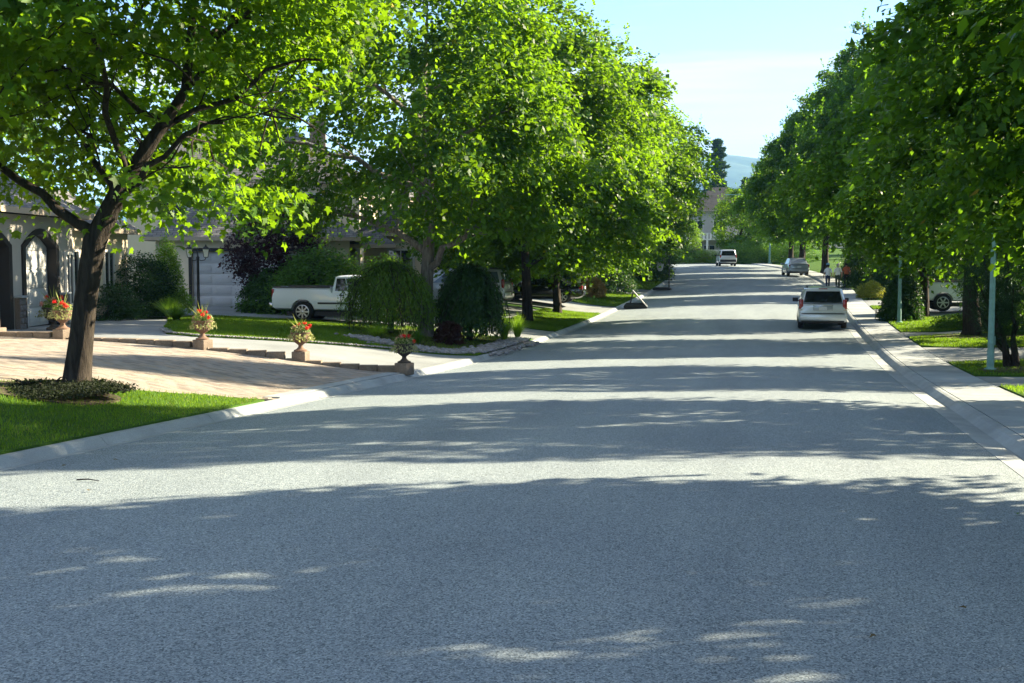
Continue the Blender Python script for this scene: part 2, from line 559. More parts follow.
# ground sheet
def spread(lo, hi, a, b, step, grow=1.25):
    xs = list(np.arange(a, b+1e-6, step)); s = step
    while xs[-1] < hi: s *= grow; xs.append(xs[-1]+s)
    s = step
    while xs[0] > lo: s *= grow; xs.insert(0, xs[0]-s)
    return np.array(xs)
gx = spread(-5200, 5200, -44, 36, 1.0); gy = spread(-900, 6200, -30, 200, 1.25)
GX, GY = np.meshgrid(gx, gy)
GZ = G(GX, GY, False)-.16
GZ = np.where((GX-bend(GY) < XL-1.2) | (GX-bend(GY) > XR+2.2), GZ+.2, GZ)
nx = len(gx)
idx = (np.arange(len(gy)-1)[:, None]*nx+np.arange(nx-1)[None, :]).ravel()
ground = link('ground', raw_mesh('ground', np.stack([GX, GY, GZ], -1).reshape(-1, 3), np.stack([idx, idx+1, idx+nx+1, idx+nx], 1)), M['ground'], None, True)
tag(ground, 'green lawn ground spreading to the hills', None, None, 'structure')

# carriageway
ys = np.concatenate([np.arange(-28, 150, 1.0), np.arange(150, 236, 3.0)])
us = np.linspace(0, 1, 13)
XX = XL+(XR-XL)*us[None, :]+bend(ys)[:, None]
YY = np.repeat(ys[:, None], 13, 1)
ZZ = road_z(YY)+.07*(1-(2*us[None, :]-1)**2)
idx = (np.arange(len(ys)-1)[:, None]*13+np.arange(12)[None, :]).ravel()
road = link('road', raw_mesh('road', np.stack([XX, YY, ZZ], -1).reshape(-1, 3), np.stack([idx, idx+1, idx+14, idx+13], 1)), M['asphalt'], None, True)
tag(road, 'worn grey asphalt carriageway', None, None, 'structure')

def sweep_mesh(name, prof, y0, y1, n=3):
    mb = MB(); rings = []
    for y in np.linspace(y0, y1, n):
        rings.append([(x+float(bend(y)), y, float(road_z(y))+z) for x, z in prof])
    mb.loft(rings)
    return mb
def run(root_name, label, part, prof, bed, y0, y1, L, mat, gap=.012):
    root = sweep_mesh(root_name, bed, y0, y1, int((y1-y0)/2)).build(root_name, M['joint'])
    tag(root, label, None, None, 'structure')
    y = y0
    while y < y1-.1:
        e = min(y+L, y1)
        sweep_mesh(part, prof, y+gap/2, e-gap/2, 3).build(part, mat, root)
        y = e
    return root
lk = [(XL-.004, .004), (XL-.15, -.012), (XL-.20, .03), (XL-.25, .085), (XL-.29, .104), (XL-.36, .108), (XL-.36, -.12), (XL-.004, -.12)]
run('kerb', 'pale concrete rolled kerb along the garages', 'kerb_segment', lk, [(XL-.02, -.03), (XL-.15, -.035), (XL-.26, .05), (XL-.35, .09), (XL-.35, -.2), (XL-.02, -.2)], 2, 158, 3.0, M['concrete'])
rk = [(XR+.004, .004), (XR+.33, -.018), (XR+.40, .03), (XR+.46, .085), (XR+.52, .1), (XR+.58, .1), (XR+.58, -.12), (XR+.004, -.12)]
run('kerb', 'pale concrete gutter and kerb beside the silver minivan', 'kerb_segment', rk, [(XR+.02, -.03), (XR+.3, -.04), (XR+.57, .08), (XR+.57, -.2), (XR+.02, -.2)], 2, 158, 3.0, M['concrete'])
sw = [(XR+.60, .103), (XR+1.8, .112), (XR+1.8, -.1), (XR+.60, -.1)]
run('pavement', 'concrete footpath beside the silver minivan', 'slab', sw, [(XR+.585, .08), (XR+1.81, .08), (XR+1.81, -.2), (XR+.585, -.2)], 2, 158, 1.6, M['concrete'])

KB = XL-.36        # back of the far-side kerb
RB = XR+1.81       # back of the footpath
wall_line = [(KB-.16, 27.05), (-11.2, 26.6), (-13.4, 26.0), (-17.0, 25.7), (-20.2, 25.5)]
lawn_edge = [(KB-.03, 19.75), (-9.84, 19.2), (-10.84, 18.4), (-11.62, 17.75), (-12.4, 17.0), (-14, 15.8), (-17, 14.4), (-24, 12.4)]
drive_poly = [(KB-.005, 20.1)]+[(x, y+.02) for x, y in lawn_edge[0:]]+[(-24, 25.4)]+[(x, y-.02) for x, y in wall_line[::-1]]
drive = patch('driveway', drive_poly, .0, speck('paver_bed', (.22, .18, .145), .15, 8, .95), .1, .8)
tag(drive, 'beige block paved driveway in front of the arched garages', None, None, 'structure')
# pavers in running bond, laid on the slope
ang = R(12)
ca, sa = math.cos(ang), math.sin(ang)
PW, PH, JG = .24, .12, .006
cells = []
for r in range(-50, 140):
    for c in range(-15, 75):
        u = (c+.5*(r % 2))*PW; w = r*PH
        cells.append((-9.0-u*ca+w*sa, 12.0+w*ca+u*sa))
cells = np.array(cells)
ins = np.ones(len(cells), bool)
for du, dw in ((-.5, -.5), (.5, -.5), (.5, .5), (-.5, .5)):
    ox = -du*PW*ca+dw*PH*sa; oy = du*PW*sa+dw*PH*ca
    ins &= inside(drive_poly, cells[:, 0]+ox, cells[:, 1]+oy)
cells = cells[ins]
dist = np.hypot(cells[:, 0], cells[:, 1])
azm = np.degrees(np.arctan2(-cells[:, 0], cells[:, 1]))-math.degrees(YAW)
score = dist+1000*(np.abs(azm) > 23.0)
order = np.argsort(score)
near, rest = cells[order[:300]], cells[order[300:]]
def paver_box(cx_, cy_):
    P = []
    for k, (du, dw) in enumerate(((-.5, -.5), (.5, -.5), (.5, .5), (-.5, .5))):
        a, b = du*(PW-JG), dw*(PH-JG)
        P.append((-a*ca+b*sa, a*sa+b*ca))
    return P
corner = paver_box(0, 0)
N = len(rest)
V = np.zeros((N, 8, 3))
jit = rng.uniform(-.001, .001, N)
for k in range(4):
    V[:, k, 0] = rest[:, 0]+corner[k][0]; V[:, k, 1] = rest[:, 1]+corner[k][1]
    V[:, k, 2] = G(V[:, k, 0], V[:, k, 1])+.018+jit
    V[:, k+4] = V[:, k]; V[:, k+4, 2] -= .03
fb = np.array([(3, 2, 1, 0), (0, 1, 5, 4), (1, 2, 6, 5), (2, 3, 7, 6), (3, 0, 4, 7)])
F = (np.arange(N)[:, None, None]*8+fb[None]).reshape(-1, 4)
pvm = None
pv = link('pavers', raw_mesh('pavers', V.reshape(-1, 3), F, np.repeat(rng.uniform(0, 1, N), 5)), M['paver'], drive)
pv.data.polygons.foreach_set('use_smooth', np.zeros(len(pv.data.polygons), bool))
tag(pv, None, None, None, 'stuff')
pmesh = []
for k in range(8):
    vv = [(x, y, .0) for x, y in corner]+[(x, y, -.03) for x, y in corner]
    pm = raw_mesh('paver', vv, fb, np.full(5, (k+.5)/8)); pm.materials.append(M['paver']); pm.polygons.foreach_set('use_smooth', np.zeros(5, bool)); pmesh.append(pm)
for i, (x, y) in enumerate(near):
    o = bpy.data.objects.new('paver', pmesh[rnd.randrange(8)]); col.objects.link(o)
    nx_ = (gz(x-.06, y)-gz(x+.06, y))/.12; ny_ = (gz(x, y-.06)-gz(x, y+.06))/.12
    o.rotation_mode = 'QUATERNION'
    o.rotation_quaternion = Vector((0, 0, 1)).rotation_difference(Vector((nx_, ny_, 1)).normalized())
    o.location = (x, y, gz(x, y)+.018+rnd.uniform(-.001, .001))
    o.parent = drive

ed = patch('edging', [(KB-.004, 19.95), (KB-.30, 19.9), (KB-.30, 26.85), (KB-.004, 26.85)], .026, M['concrete'], .06, .9, drive)
def drive_patch(label, poly, mat=None):
    return tag(patch('driveway', poly, .012, mat or M['concrete_drive'], .1, .9), label, None, None, 'structure')
lawn2_edge = [(KB-.01, 34.1), (-9.6, 33.6), (-10.8, 32.9), (-12.6, 31.2), (-14.2, 30.1), (-15.4, 29.5), (-16.4, 29.8), (-17.5, 31.5), (-19, 34.5), (-20.6, 37.5)]
drive_patch('grey concrete driveway between the urn wall and the lamp lawn', [(KB-.005, 27.2)]+[(x, y+.14) for x, y in wall_line[1:]]+[(-23.2, 25.6), (-23.2, 37.2)]+[(x-.01, y-.02) for x, y in lawn2_edge[::-1]])
drive_patch('concrete driveway under the white pickup', [(KB-.005, 42.4), (-13.6, 40.6), (-15, 39.3), (-20.9, 40.3), (-26.0, 38.8), (-26.0, 46.6), (-24.7, 47.3), (-19.0, 49.2), (-18.0, 56.5), (-11.5, 56.5), (-11.5, 47.5), (KB-.005, 46.4)])
drive_patch('concrete driveway under the black sedan', [(KB-.005, 58.6), (-15.6, 58.2), (-19, 58), (-19, 64.4), (KB-.005, 63.8)])
drive_patch('concrete driveway beyond the fallen hoop', [(KB-.005, 75.5), (-17, 75.2), (-17, 80.6), (KB-.005, 80.6)])
drive_patch('wide concrete path crossing the lawns behind the green pole', [(RB+.01, 35.2), (7.2, 36.0), (11, 36.6), (16, 36.6), (16, 40.2), (11, 40.2), (RB+.01, 41.2)])
drive_patch('concrete driveway before the dark juniper', [(RB+.01, 27.0), (16, 27.2), (16, 29.9), (RB+.01, 29.9)])
drive_patch('thin concrete path behind the mulched maple', [(RB+.01, 46.6), (6.2, 47.4), (9, 49.6), (16, 49.8), (16, 51), (9, 51), (5.8, 48.8), (RB+.01, 48.6)])
drive_patch('concrete driveway under the parked white truck', [(RB+.01, 57.6), (16.5, 58.6), (16.5, 66.4), (RB+.01, 63.6)])
drive_patch('pale concrete driveway by the yellow bush', [(RB+.01, 66.4), (14, 67), (14, 71.8), (RB+.01, 71.4)])

# lawns with blades
def blades(poly, n, h=.05, w=.012, zoff=0.04, bias=None):
    xs = np.array([p[0] for p in poly]); ys_ = np.array([p[1] for p in poly])
    pts = []
    tot = 0
    while tot < n:
        X = rng.uniform(xs.min(), xs.max(), n*2); Y = rng.uniform(ys_.min(), ys_.max(), n*2)
        k = inside(poly, X, Y)
        pts.append(np.stack([X[k], Y[k]], 1)); tot += k.sum()
    P = np.concatenate(pts)[:n]
    Z = G(P[:, 0], P[:, 1])+zoff
    a = rng.uniform(0, 2*np.pi, n); hh = h*rng.uniform(.6, 1.3, n)
    lean = rng.normal(0, .45, (n, 2))*hh[:, None]
    c, s = np.cos(a)*w/2, np.sin(a)*w/2
    V = np.zeros((n, 3, 3))
    V[:, 0] = np.stack([P[:, 0]-c, P[:, 1]-s, Z-.01], 1)
    V[:, 1] = np.stack([P[:, 0]+c, P[:, 1]+s, Z-.01], 1)
    V[:, 2] = np.stack([P[:, 0]+lean[:, 0], P[:, 1]+lean[:, 1], Z+hh], 1)
    patchy = .5+.36*np.sin(P[:, 0]*1.3+np.sin(P[:, 1]*.9)*2)*np.cos(P[:, 1]*1.1)
    tint = np.clip(patchy+rng.normal(0, .22, n), 0, .96)
    tint[rng.uniform(0, 1, n) < .06] = 1.0
    return raw_mesh('grass', V.reshape(-1, 3), np.arange(n*3).reshape(-1, 3), tint)
def lawn(label, poly, n, h=.05, w=.014):
    o = patch('lawn', poly, .035, M['ground'], .1, .8)
    tag(o, label, None, None, 'structure')
    g = link('grass', blades(poly, n, h, w), M['grass'], o)
    tag(g, None, None, None, 'stuff')
    return o
lawn('mown lawn under the leaning maple', [(KB-.005, 4), (KB-.005, 19.3)]+lawn_edge[1:]+[(-24, 4)], 110000, .05, .013)
lawn('mown lawn around the lamp post', lawn2_edge[:]+[(-20.8, 40.1), (-15, 39.1), (-13.6, 40.4), (KB-.01, 42.2)], 70000, .055, .02)
lawn('shaded lawn below the two slim maples', [(KB-.01, 46.6), (-11.4, 47.4), (-11.4, 57.6), (KB-.01, 58.4)], 26000, .06, .025)
lawn('sunlit lawn by the orange bush', [(KB-.01, 64.0), (-18, 64.6), (-18, 75.0), (KB-.01, 75.3)], 22000, .06, .03)
lawn('verge lawn at the fallen hoop bend', [(KB-.01, 80.8), (-16, 80.8), (-16, 100), (float(bend(100))+KB-.01, 100), (float(bend(90))+KB-.01, 90)], 16000, .06, .04)
lawn('small lawn corner beside the footpath', [(RB+.02, 16), (RB+.02, 26.8), (14, 27.0), (14, 16)], 30000, .055, .018)
lawn('narrow lawn at the green pole', [(RB+.02, 30.2), (5.2, 30.1), (14, 30.1), (14, 36.4), (11, 36.4), (7.2, 35.8), (5.2, 35.3), (RB+.02, 34.8)], 20000, .055, .02)
lawn('striped lawn under the mulched maple', [(RB+.02, 41.9), (5.0, 41.3), (11, 40.4), (14, 40.4), (14, 49.5), (9, 49.4), (6.2, 47.2), (5.0, 46.6), (RB+.02, 45.6)], 45000, .055, .022)
lawn('lawn around the clipped shrub and pole', [(RB+.02, 48.8), (5.8, 49.0), (9, 51.2), (14, 51.2), (14, 58.2), (RB+.02, 57.4)], 25000, .06, .025)
lawn('grass strip between truck and yellow bush', [(RB+.02, 63.8), (14, 66), (14, 66.8), (RB+.02, 66.2)], 6000, .06, .03)

# planting beds
bed1 = smooth_poly([(KB-.02, 34.4), (-9.8, 34.0), (-11.2, 33.7), (-12.8, 34.6), (-13.8, 37.0), (-13.2, 39.6), (-10.8, 41.2), (KB-.02, 41.0)], 2)
tag(patch('planting_bed', bed1, .055, M['soil'], .1, .6), 'dark soil bed under the weeping shrubs', None, None, 'structure')
tag(patch('planting_bed', smooth_poly([(-12.5, 15.8), (-10.3, 15.9), (-10.2, 17.6), (-12.0, 17.7)], 3), .06, M['soil'], .1, .5), 'round mulch bed at the leaning maple', None, None, 'structure')
tag(patch('planting_bed', smooth_poly([(5.3, 44.8), (8.4, 44.6), (8.6, 47.0), (5.4, 46.9)], 2), .07, M['soil'], .1, .5), 'mulch ring round the maple before the white truck', None, None, 'structure')
tag(patch('planting_bed', smooth_poly([(4.75, 30.6), (9.5, 30.6), (9.5, 33.2), (4.8, 32.9)], 2), .06, M['soil'], .1, .6), 'mulch bed below the dark juniper', None, None, 'structure')
# pebble border
def pebbles(name, label, pts_, n, rmin, rmax, spreadv):
    base = []
    me = bpy.data.meshes.new('t'); bm = bmesh.new(); bmesh.ops.create_icosphere(bm, subdivisions=1, radius=1)
    BV = np.array([v.co[:] for v in bm.verts]); BF = np.array([[v.index for v in f.verts] for f in bm.faces]); bm.free()
    seg = np.array(pts_); L = np.r_[0, np.cumsum(np.hypot(*np.diff(seg, axis=0).T))]
    t = rng.uniform(0, L[-1], n)
    X = np.interp(t, L, seg[:, 0])+rng.normal(0, spreadv, n); Y = np.interp(t, L, seg[:, 1])+rng.normal(0, spreadv, n)
    r = rng.uniform(rmin, rmax, n)
    S = r[:, None]*np.stack([rng.uniform(.8, 1.4, n), rng.uniform(.8, 1.4, n), rng.uniform(.5, .8, n)], 1)
    V = BV[None]*S[:, None, :]*(1+rng.normal(0, .1, (n, len(BV), 1)))
    a = rng.uniform(0, 6.28, n); c, s = np.cos(a)[:, None], np.sin(a)[:, None]
    W = np.stack([V[..., 0]*c-V[..., 1]*s+X[:, None], V[..., 0]*s+V[..., 1]*c+Y[:, None], V[..., 2]+(G(X, Y)+.06+r*.3)[:, None]], -1)
    F = (np.arange(n)[:, None, None]*len(BV)+BF[None]).reshape(-1, 3)
    o = link(name, raw_mesh(name, W.reshape(-1, 3), F, np.repeat(rng.uniform(0, 1, n), len(BF))), M['stone'], None)
    return tag(o, label, 'pebbles', None, 'stuff')
pebbles('pebble_border', 'blue grey pebbles edging the weeping shrub bed', [(-8.95, 41.2), (KB-.15, 38), (KB-.25, 35.0), (-9.9, 34.1), (-11.3, 33.8), (-12.6, 34.4)], 2600, .03, .09, .22)
pebbles('pebble_border', 'thin line of grey pebbles along the edge of the lamp lawn', [(-9.2, 34.0), (-10.8, 33.0), (-12.6, 31.3), (-14.2, 30.2), (-15.4, 29.6), (-16.4, 29.9), (-17.5, 31.6)], 1600, .012, .035, .05)

# ------------------------------------------------------------------ urn wall
wall = empty('retaining_wall', (-13.4, 26.0, gz(-13.4, 26.0)))
tag(wall, 'low brown block wall carrying the flower urns', 'wall')
bpy.context.view_layer.update()
def wall_pt(t):
    seg = np.array(wall_line); L = np.r_[0, np.cumsum(np.hypot(*np.diff(seg, axis=0).T))]
    return np.interp(t, L, seg[:, 0]), np.interp(t, L, seg[:, 1]), L[-1]
TL = wall_pt(0)[2]
t = .0; r_ = random.Random(3)
while t < TL-.1:
    l = .44
    (x0, y0, _), (x1, y1, _) = wall_pt(t), wall_pt(min(t+l, TL))
    xm, ym = (x0+x1)/2, (y0+y1)/2
    # the top steps down in courses, the drive falls away beneath it
    ut = [0, 2.55, 4.85, 8.35, 11.8]
    ui = max(i for i in range(4) if ut[i] <= t+.2); bay = min(1, max(0, (t-ut[ui])/(ut[ui+1]-ut[ui])))
    top = gz(xm, ym)+.045+.12*(1-bay)
    zb = gz(xm, ym)-.15
    mb = MB()
    mb.box((xm-wall.location.x, ym-wall.location.y, (top+zb)/2-wall.location.z), (l-.012, .26+r_.uniform(-.01, .01), top-zb), math.atan2(y1-y0, x1-x0))
    mb.build('block', M['wallstone'], wall, bevel=.012)
    t += l

# ------------------------------------------------------------------ houses
def uv_by_slope(me):
    uv = me.uv_layers.new(name='UVMap')
    for p in me.polygons:
        n = p.normal
        u = Vector((0, 0, 1)).cross(n)
        if u.length < 1e-3: u = Vector((1, 0, 0))
        u.normalize(); w = n.cross(u)
        for li in p.loop_indices:
            co = me.vertices[me.loops[li].vertex_index].co
            uv.data[li].uv = (co.dot(u), co.dot(w))
def hip_roof(parent, x0, x1, y0, y1, z, h, over=.5, gable=None, mat=None):
    x0 -= over; x1 += over; y0 -= over; y1 += over
    th = .16
    w, d = x1-x0, y1-y0
    mb = MB()
    if w >= d:
        ins = d/2 if gable is None else 0.02
        r1, r2 = (x0+ins, (y0+y1)/2, z+h), (x1-ins, (y0+y1)/2, z+h)
        tops = [(0, 1, 5, 4), (1, 2, 5), (2, 3, 4, 5), (3, 0, 4)]
    else:
        ins = w/2 if gable is None else 0.02
        r1, r2 = ((x0+x1)/2, y0+ins, z+h), ((x0+x1)/2, y1-ins, z+h)
        tops = [(0, 1, 4), (1, 2, 5, 4), (2, 3, 5), (3, 0, 4, 5)]
    base = [(x0, y0, z), (x1, y0, z), (x1, y1, z), (x0, y1, z)]
    mb.add(base+[r1, r2], tops+[(3, 2, 1, 0)])
    me = mb.mesh('roof'); uv_by_slope(me)
    o = link('roof', me, mat or M['shingle'], parent)
    f = MB()
    for (a, b, c, s) in (((x0+x1)/2, y0+.03, z-th/2, (w, .06, th)), ((x0+x1)/2, y1-.03, z-th/2, (w, .06, th)), (x0+.03, (y0+y1)/2, z-th/2, (.06, d-.13, th)), (x1-.03, (y0+y1)/2, z-th/2, (.06, d-.13, th))):
        f.box((a, b, c-.003), s)
    f.build('fascia', M['fascia'], o)
    return o
def window(parent, c, w, h, face, mat_frame=None, mull=1):
    """face: unit normal (x,y) of the wall the window sits on; c centre on the wall face"""
    nx_, ny_ = face; ux, uy = -ny_, nx_
    rz = math.atan2(uy, ux)
    mf = mat_frame or M['trim_white']
    def P(u, n, z): return (c[0]+ux*u+nx_*n, c[1]+uy*u+ny_*n, c[2]+z)
    g = MB(); g.box(P(0, .012, 0), (w, .02, h), rz)
    wn = g.build('window', M['glass'], parent)
    f = MB(); t = .09
    f.box(P(0, .03, h/2+t/2), (w+2*t, .08, t), rz); f.box(P(0, .03, -h/2-t/2), (w+2*t, .1, t), rz)
    f.box(P(-w/2-t/2, .03, 0), (t, .07, h), rz); f.box(P(w/2+t/2, .03, 0), (t, .07, h), rz)
    for k in range(mull):
        u = -w/2+w*(k+1)/(mull+1)
        f.box(P(u, .03, 0), (.05, .05, h), rz)
    f.build('frame', mf, wn)
    return wn
def panel_door(parent, x0, x1, y, z0, z1, rows, cols, mat):
    """sectional garage door in the plane y, facing -y"""
    mb = MB(); mb.box(((x0+x1)/2, y+.04, (z0+z1)/2), (x1-x0, .06, z1-z0))
    d = mb.build('garage_door', mat, parent)
    sh = (z1-z0)/rows; sw_ = (x1-x0)/cols
    for r in range(rows):
        s = MB(); s.box(((x0+x1)/2, y, z0+sh*(r+.5)), (x1-x0-.01, .03, sh-.02))
        s.build('door_section', mat, d, bevel=.006)
        for c in range(cols):
            p = MB(); p.box((x0+sw_*(c+.5), y-.022, z0+sh*(r+.5)), (sw_-.16, .02, sh-.17), 0, 0)
            p.build('panel', mat, d, bevel=.008)
    return d
# --- house with the arched garages
A0 = Vector((-20.62, 29.02)); phi = math.atan2(2.94, -.66)
h1 = empty('garage_house', (A0.x, A0.y, gz(A0.x, A0.y)-.03), phi)   # local x along the facade (away), local -y faces the drive
tag(h1, 'house with arched garage doors and stone pillar bases behind the leaning maple', 'house')
DW, PWD = 2.45, .75
H = 3.2
mb = MB()
doors = [(-2.6, -.18), (.85, 3.2)]
xs_ = [-9.5, -2.6, -.18, .85, 2.75, 4.2]
for a, b in ((-9.5, -2.6), (-.18, .85), (3.2, 4.6)):
    mb.box(((a+b)/2, .2, H/2), (b-a, .4, H))
for a, b in doors:
    # arch spandrel
    pts = [(a, 0, H), (a, 0, 2.3)]
    for k in range(1, 10):
        u = k/10
        pts.append((a+(b-a)*u, 0, 2.3+.42*math.sin(math.pi*u)))
    pts += [(b, 0, 2.3), (b, 0, H)]
    mb.prism(pts, (0, .4, 0))
mb.box((-2.45, 4.4, H/2), (14.1, 8.0, H-.02))
mb.build('wall', M['stucco_grey'], h1)
for a, b in doors:
    panel_door(h1, a+.02, b-.02, .26, .02, 2.76, 5, 3, M['door_panel_white'])
    f = MB(); ring = []
    pts = [(a-.16, -.05, .0), (a-.16, -.05, 2.35)]
    for k in range(1, 10):
        u = k/10; pts.append((a-.16+(b-a+.32)*u, -.05, 2.35+.5*math.sin(math.pi*u)))
    pts += [(b+.16, -.05, 2.35), (b+.16, -.05, 0), (b-.05, -.05, 0), (b-.05, -.05, 2.28)]
    for k in range(9, 0, -1):
        u = k/10; pts.append((a+.05+(b-a-.1)*u, -.05, 2.28+.40*math.sin(math.pi*u)))
    pts += [(a+.05, -.05, 2.28), (a+.05, -.05, 0)]
    f.prism(pts, (0, .3, 0)); f.build('door_surround', M['trim_brown'], h1)
for cx_ in (-3.1, .33, 3.55):
    pil = MB(); pil.box((cx_, -.09, .45), (.40, .14, .9))
    pl = pil.build('pillar_base', M['wallstone'], h1)
    for r in range(5):
        for c in range(2):
            s = MB(); s.box((cx_-.1+c*.2+(.03 if r % 2 else -.03), -.165, .09+r*.175), (.175, .03, .155))
            s.build('stone', M['stone'], pl, bevel=.012)
    cp = MB(); cp.box((cx_, -.12, .93), (.5, .24, .06)); cp.build('pillar_cap', M['concrete'], h1)
hip_roof(h1, -9.5, 4.6, 0, 8.4, H+.16, 2.8, .55)
up = MB(); up.box((-4, 6.2, 4.6), (9, 4.0, 2.8)); up.build('upper_wall', M['stucco_grey'], h1)
hip_roof(h1, -8.5, .5, 4.2, 8.2, 6.16, 1.5, .5)
window(h1, (4.18, -.02, 1.35), .5, 1.5, (0, -1))
wl = MB(); wl.box((7.95, 1.9, 1.5), (6.5, 3.0, 3.0)); wl.build('porch_wall', M['stucco'], h1)
hip_roof(h1, 4.75, 11.2, .4, 3.4, 3.02, 1.3, .4)
for k in range(3): window(h1, (5.6+k*1.7, .39, 1.4), .9, 1.6, (0, -1))

# --- house behind the plum tree
O2 = (-24.7, 47.3)
h2 = empty('gabled_house', (O2[0], O2[1], gz(*O2)-.05), math.atan2(.78, 2.2))
tag(h2, 'beige house with grey shingle roof and wide pale garage door behind the plum tree', 'house')
mb = MB(); HG = 2.85
for a, b in ((-1.6, -.1), (5.0, 6.6)): mb.box(((a+b)/2, .15, HG/2), (b-a, .3, HG))
mb.box((2.45, .15, (2.38+HG)/2), (5.1, .3, HG-2.38))
mb.box((2.5, 3.3, HG/2), (8.2, 6.0, HG-.02))
mb.build('wall', M['stucco'], h2)
panel_door(h2, -.08, 4.98, .18, .02, 2.36, 5, 6, M['door_panel'])
sr = MB(); sr.box((2.45, -.02, 2.46), (5.4, .05, .14)); sr.box((-.17, -.02, 1.19), (.14, .05, 2.38)); sr.box((5.07, -.02, 1.19), (.14, .05, 2.38)); sr.build('door_surround', M['trim_brown'], h2)
hip_roof(h2, -1.6, 6.6, 0, 6.3, HG+.16, 2.5, .55)
mb = MB(); mb.box((1.5, 9.8, 2.85), (11.0, 7.0, 5.7)); mb.build('upper_wall', M['stucco'], h2)
hip_roof(h2, -4.0, 7.0, 6.3, 13.3, 5.86, 2.9, .55)
for k in range(3): window(h2, (-1.8+k*3.2, 6.28, 4.55), 1.3, 1.2, (0, -1))
# entrance wing
mb = MB(); mb.box((8.9, 5.6, 1.6), (3.4, 5.2, 3.2)); 
mb.prism([(7.2, 3.0, 3.2), (10.6, 3.0, 3.2), (8.9, 3.0, 4.3)], (0, 5.2, 0))
mb.build('wing_wall', M['stucco'], h2)
hip_roof(h2, 7.2, 10.6, 3.0, 8.2, 3.26, 1.35, .4, gable=True)
window(h2, (8.9, 2.99, 1.75), 1.1, 1.4, (0, -1)); window(h2, (10.61, 4.6, 1.75), 1.1, 1.4, (1, 0)); window(h2, (10.61, 6.8, 1.75), 1.1, 1.4, (1, 0))
pc = MB(); pc.box((6.95, 1.5, 1.3), (.22, .22, 2.6)); pc.build('porch_post', M['trim_white'], h2)
hip_roof(h2, 6.65, 8.4, 1.3, 3.0, 2.72, .8, .25)
ch = MB(); ch.box((4.9, 9.5, 8.2), (.8, .8, 2.2)); ch.build('chimney', M['wallstone'], h2)

# --- houses farther along, mostly hidden by leaves
def simple_house(loc, rz, w, d, h, label, wallmat, roof_h=2.4, storeys=2, name='house'):
    r = empty(name, (loc[0], loc[1], gz(*loc)-.1), rz)
    tag(r, label, 'house')
    mb = MB(); mb.box((0, d/2, h/2), (w, d, h)); mb.build('wall', wallmat, r)
    hip_roof(r, -w/2, w/2, 0, d, h+.16, roof_h, .55)
    for s in range(storeys):
        z = 1.5+s*2.8
        for k in range(3):
            window(r, (-w/2+w*(k+.5)/3, -.01, z), 1.4, 1.3, (0, -1))
    dd = MB(); dd.box((w*.17, -.03, 1.05), (1.0, .08, 2.1)); dr = dd.build('door', M['trim_brown'], r)
    hb = MB(); hb.box((w*.17+.4, -.1, 1.0), (.05, .06, .12)); hb.build('handle', M['chrome'], dr)
    return r
simple_house((-25, 66), R(90), 12, 9, 5.4, 'beige two storey house behind the black sedan', M['stucco'])
simple_house((-29, 92), R(90), 12, 9, 5.4, 'grey two storey house behind the standing hoop', M['stucco_grey'])
simple_house((19, 44), R(-90), 13, 9, 5.4, 'beige two storey house beside the mulched maple', M['stucco'])
simple_house((21, 72), R(-90), 12, 9, 5.4, 'grey two storey house behind the parked white truck', M['stucco_grey'])
simple_house((17, 104), R(-90), 12, 9, 5.4, 'beige two storey house beyond the walkers', M['stucco'])
# the hillside house closing the view
h3 = empty('hillside_house', (-12.0, 176, gz(-12, 176)), R(6))
h3.scale = (1, 1, .86)
tag(h3, 'pale house with steep dark roof and white balcony closing the end of the street', 'house')
mb = MB(); mb.box((3, 6, 4.2), (11, 9, 8.4)); mb.build('wall', M['stucco_grey'], h3)
hip_roof(h3, -2.5, 8.5, 1.5, 10.5, 8.5, 4.2, .6, mat=M['shingle_dark'])
mb = MB(); mb.box((-4.0, 4.0, 3.1), (5.0, 8, 6.2)); mb.build('wing_wall', M['trim_white'], h3)
hip_roof(h3, -6.5, -1.5, 0, 8, 6.3, 1.4, .4, mat=M['shingle_dark'])
bl = MB(); bl.box((2.2, .3, 3.6), (8.6, 2.2, .2)); b_ = bl.build('balcony', M['trim_white'], h3)
rl = MB(); rl.box((2.2, -.75, 4.65), (8.6, .1, .08)); rl.build('rail', M['trim_white'], b_)
for k in range(18):
    q = MB(); q.box((-2.0+k*.5, -.75, 4.15), (.28, .04, .95)); q.build('picket', M['trim_white'], b_)
for k in range(4):
    q = MB(); q.box((-1.4+k*2.4, -.6, 1.75), (.3, .3, 3.5)); q.build('column', M['trim_white'], h3)
for k in range(4): window(h3, (-1.2+k*2.6, 1.49, 1.6), 1.5, 2.0, (0, -1))
for k in range(3): window(h3, (-.4+k*3.2, 1.49, 6.0), 1.6, 1.5, (0, -1))
window(h3, (-4, -.01, 4.4), 1.8, 1.6, (0, -1)); window(h3, (-4, -.01, 1.6), 1.8, 1.8, (0, -1))
h4 = simple_house((9, 214), R(-8), 14, 9, 5.8, 'far beige house half hidden by trees above the dark roof', M['stucco'], 3.4)
# fence at the end
fn = empty('fence', (-8.2, 160, gz(-8.2, 160)), 0)
tag(fn, 'white board fence below the balcony', 'fence')
for k in range(30):
    x = -6+k*.32
    q = MB(); q.box((x, 0, .8+gz(-8.2+x, 160)-gz(-8.2, 160)), (.29, .04, 1.8)); q.build('board', M['trim_white'], fn)
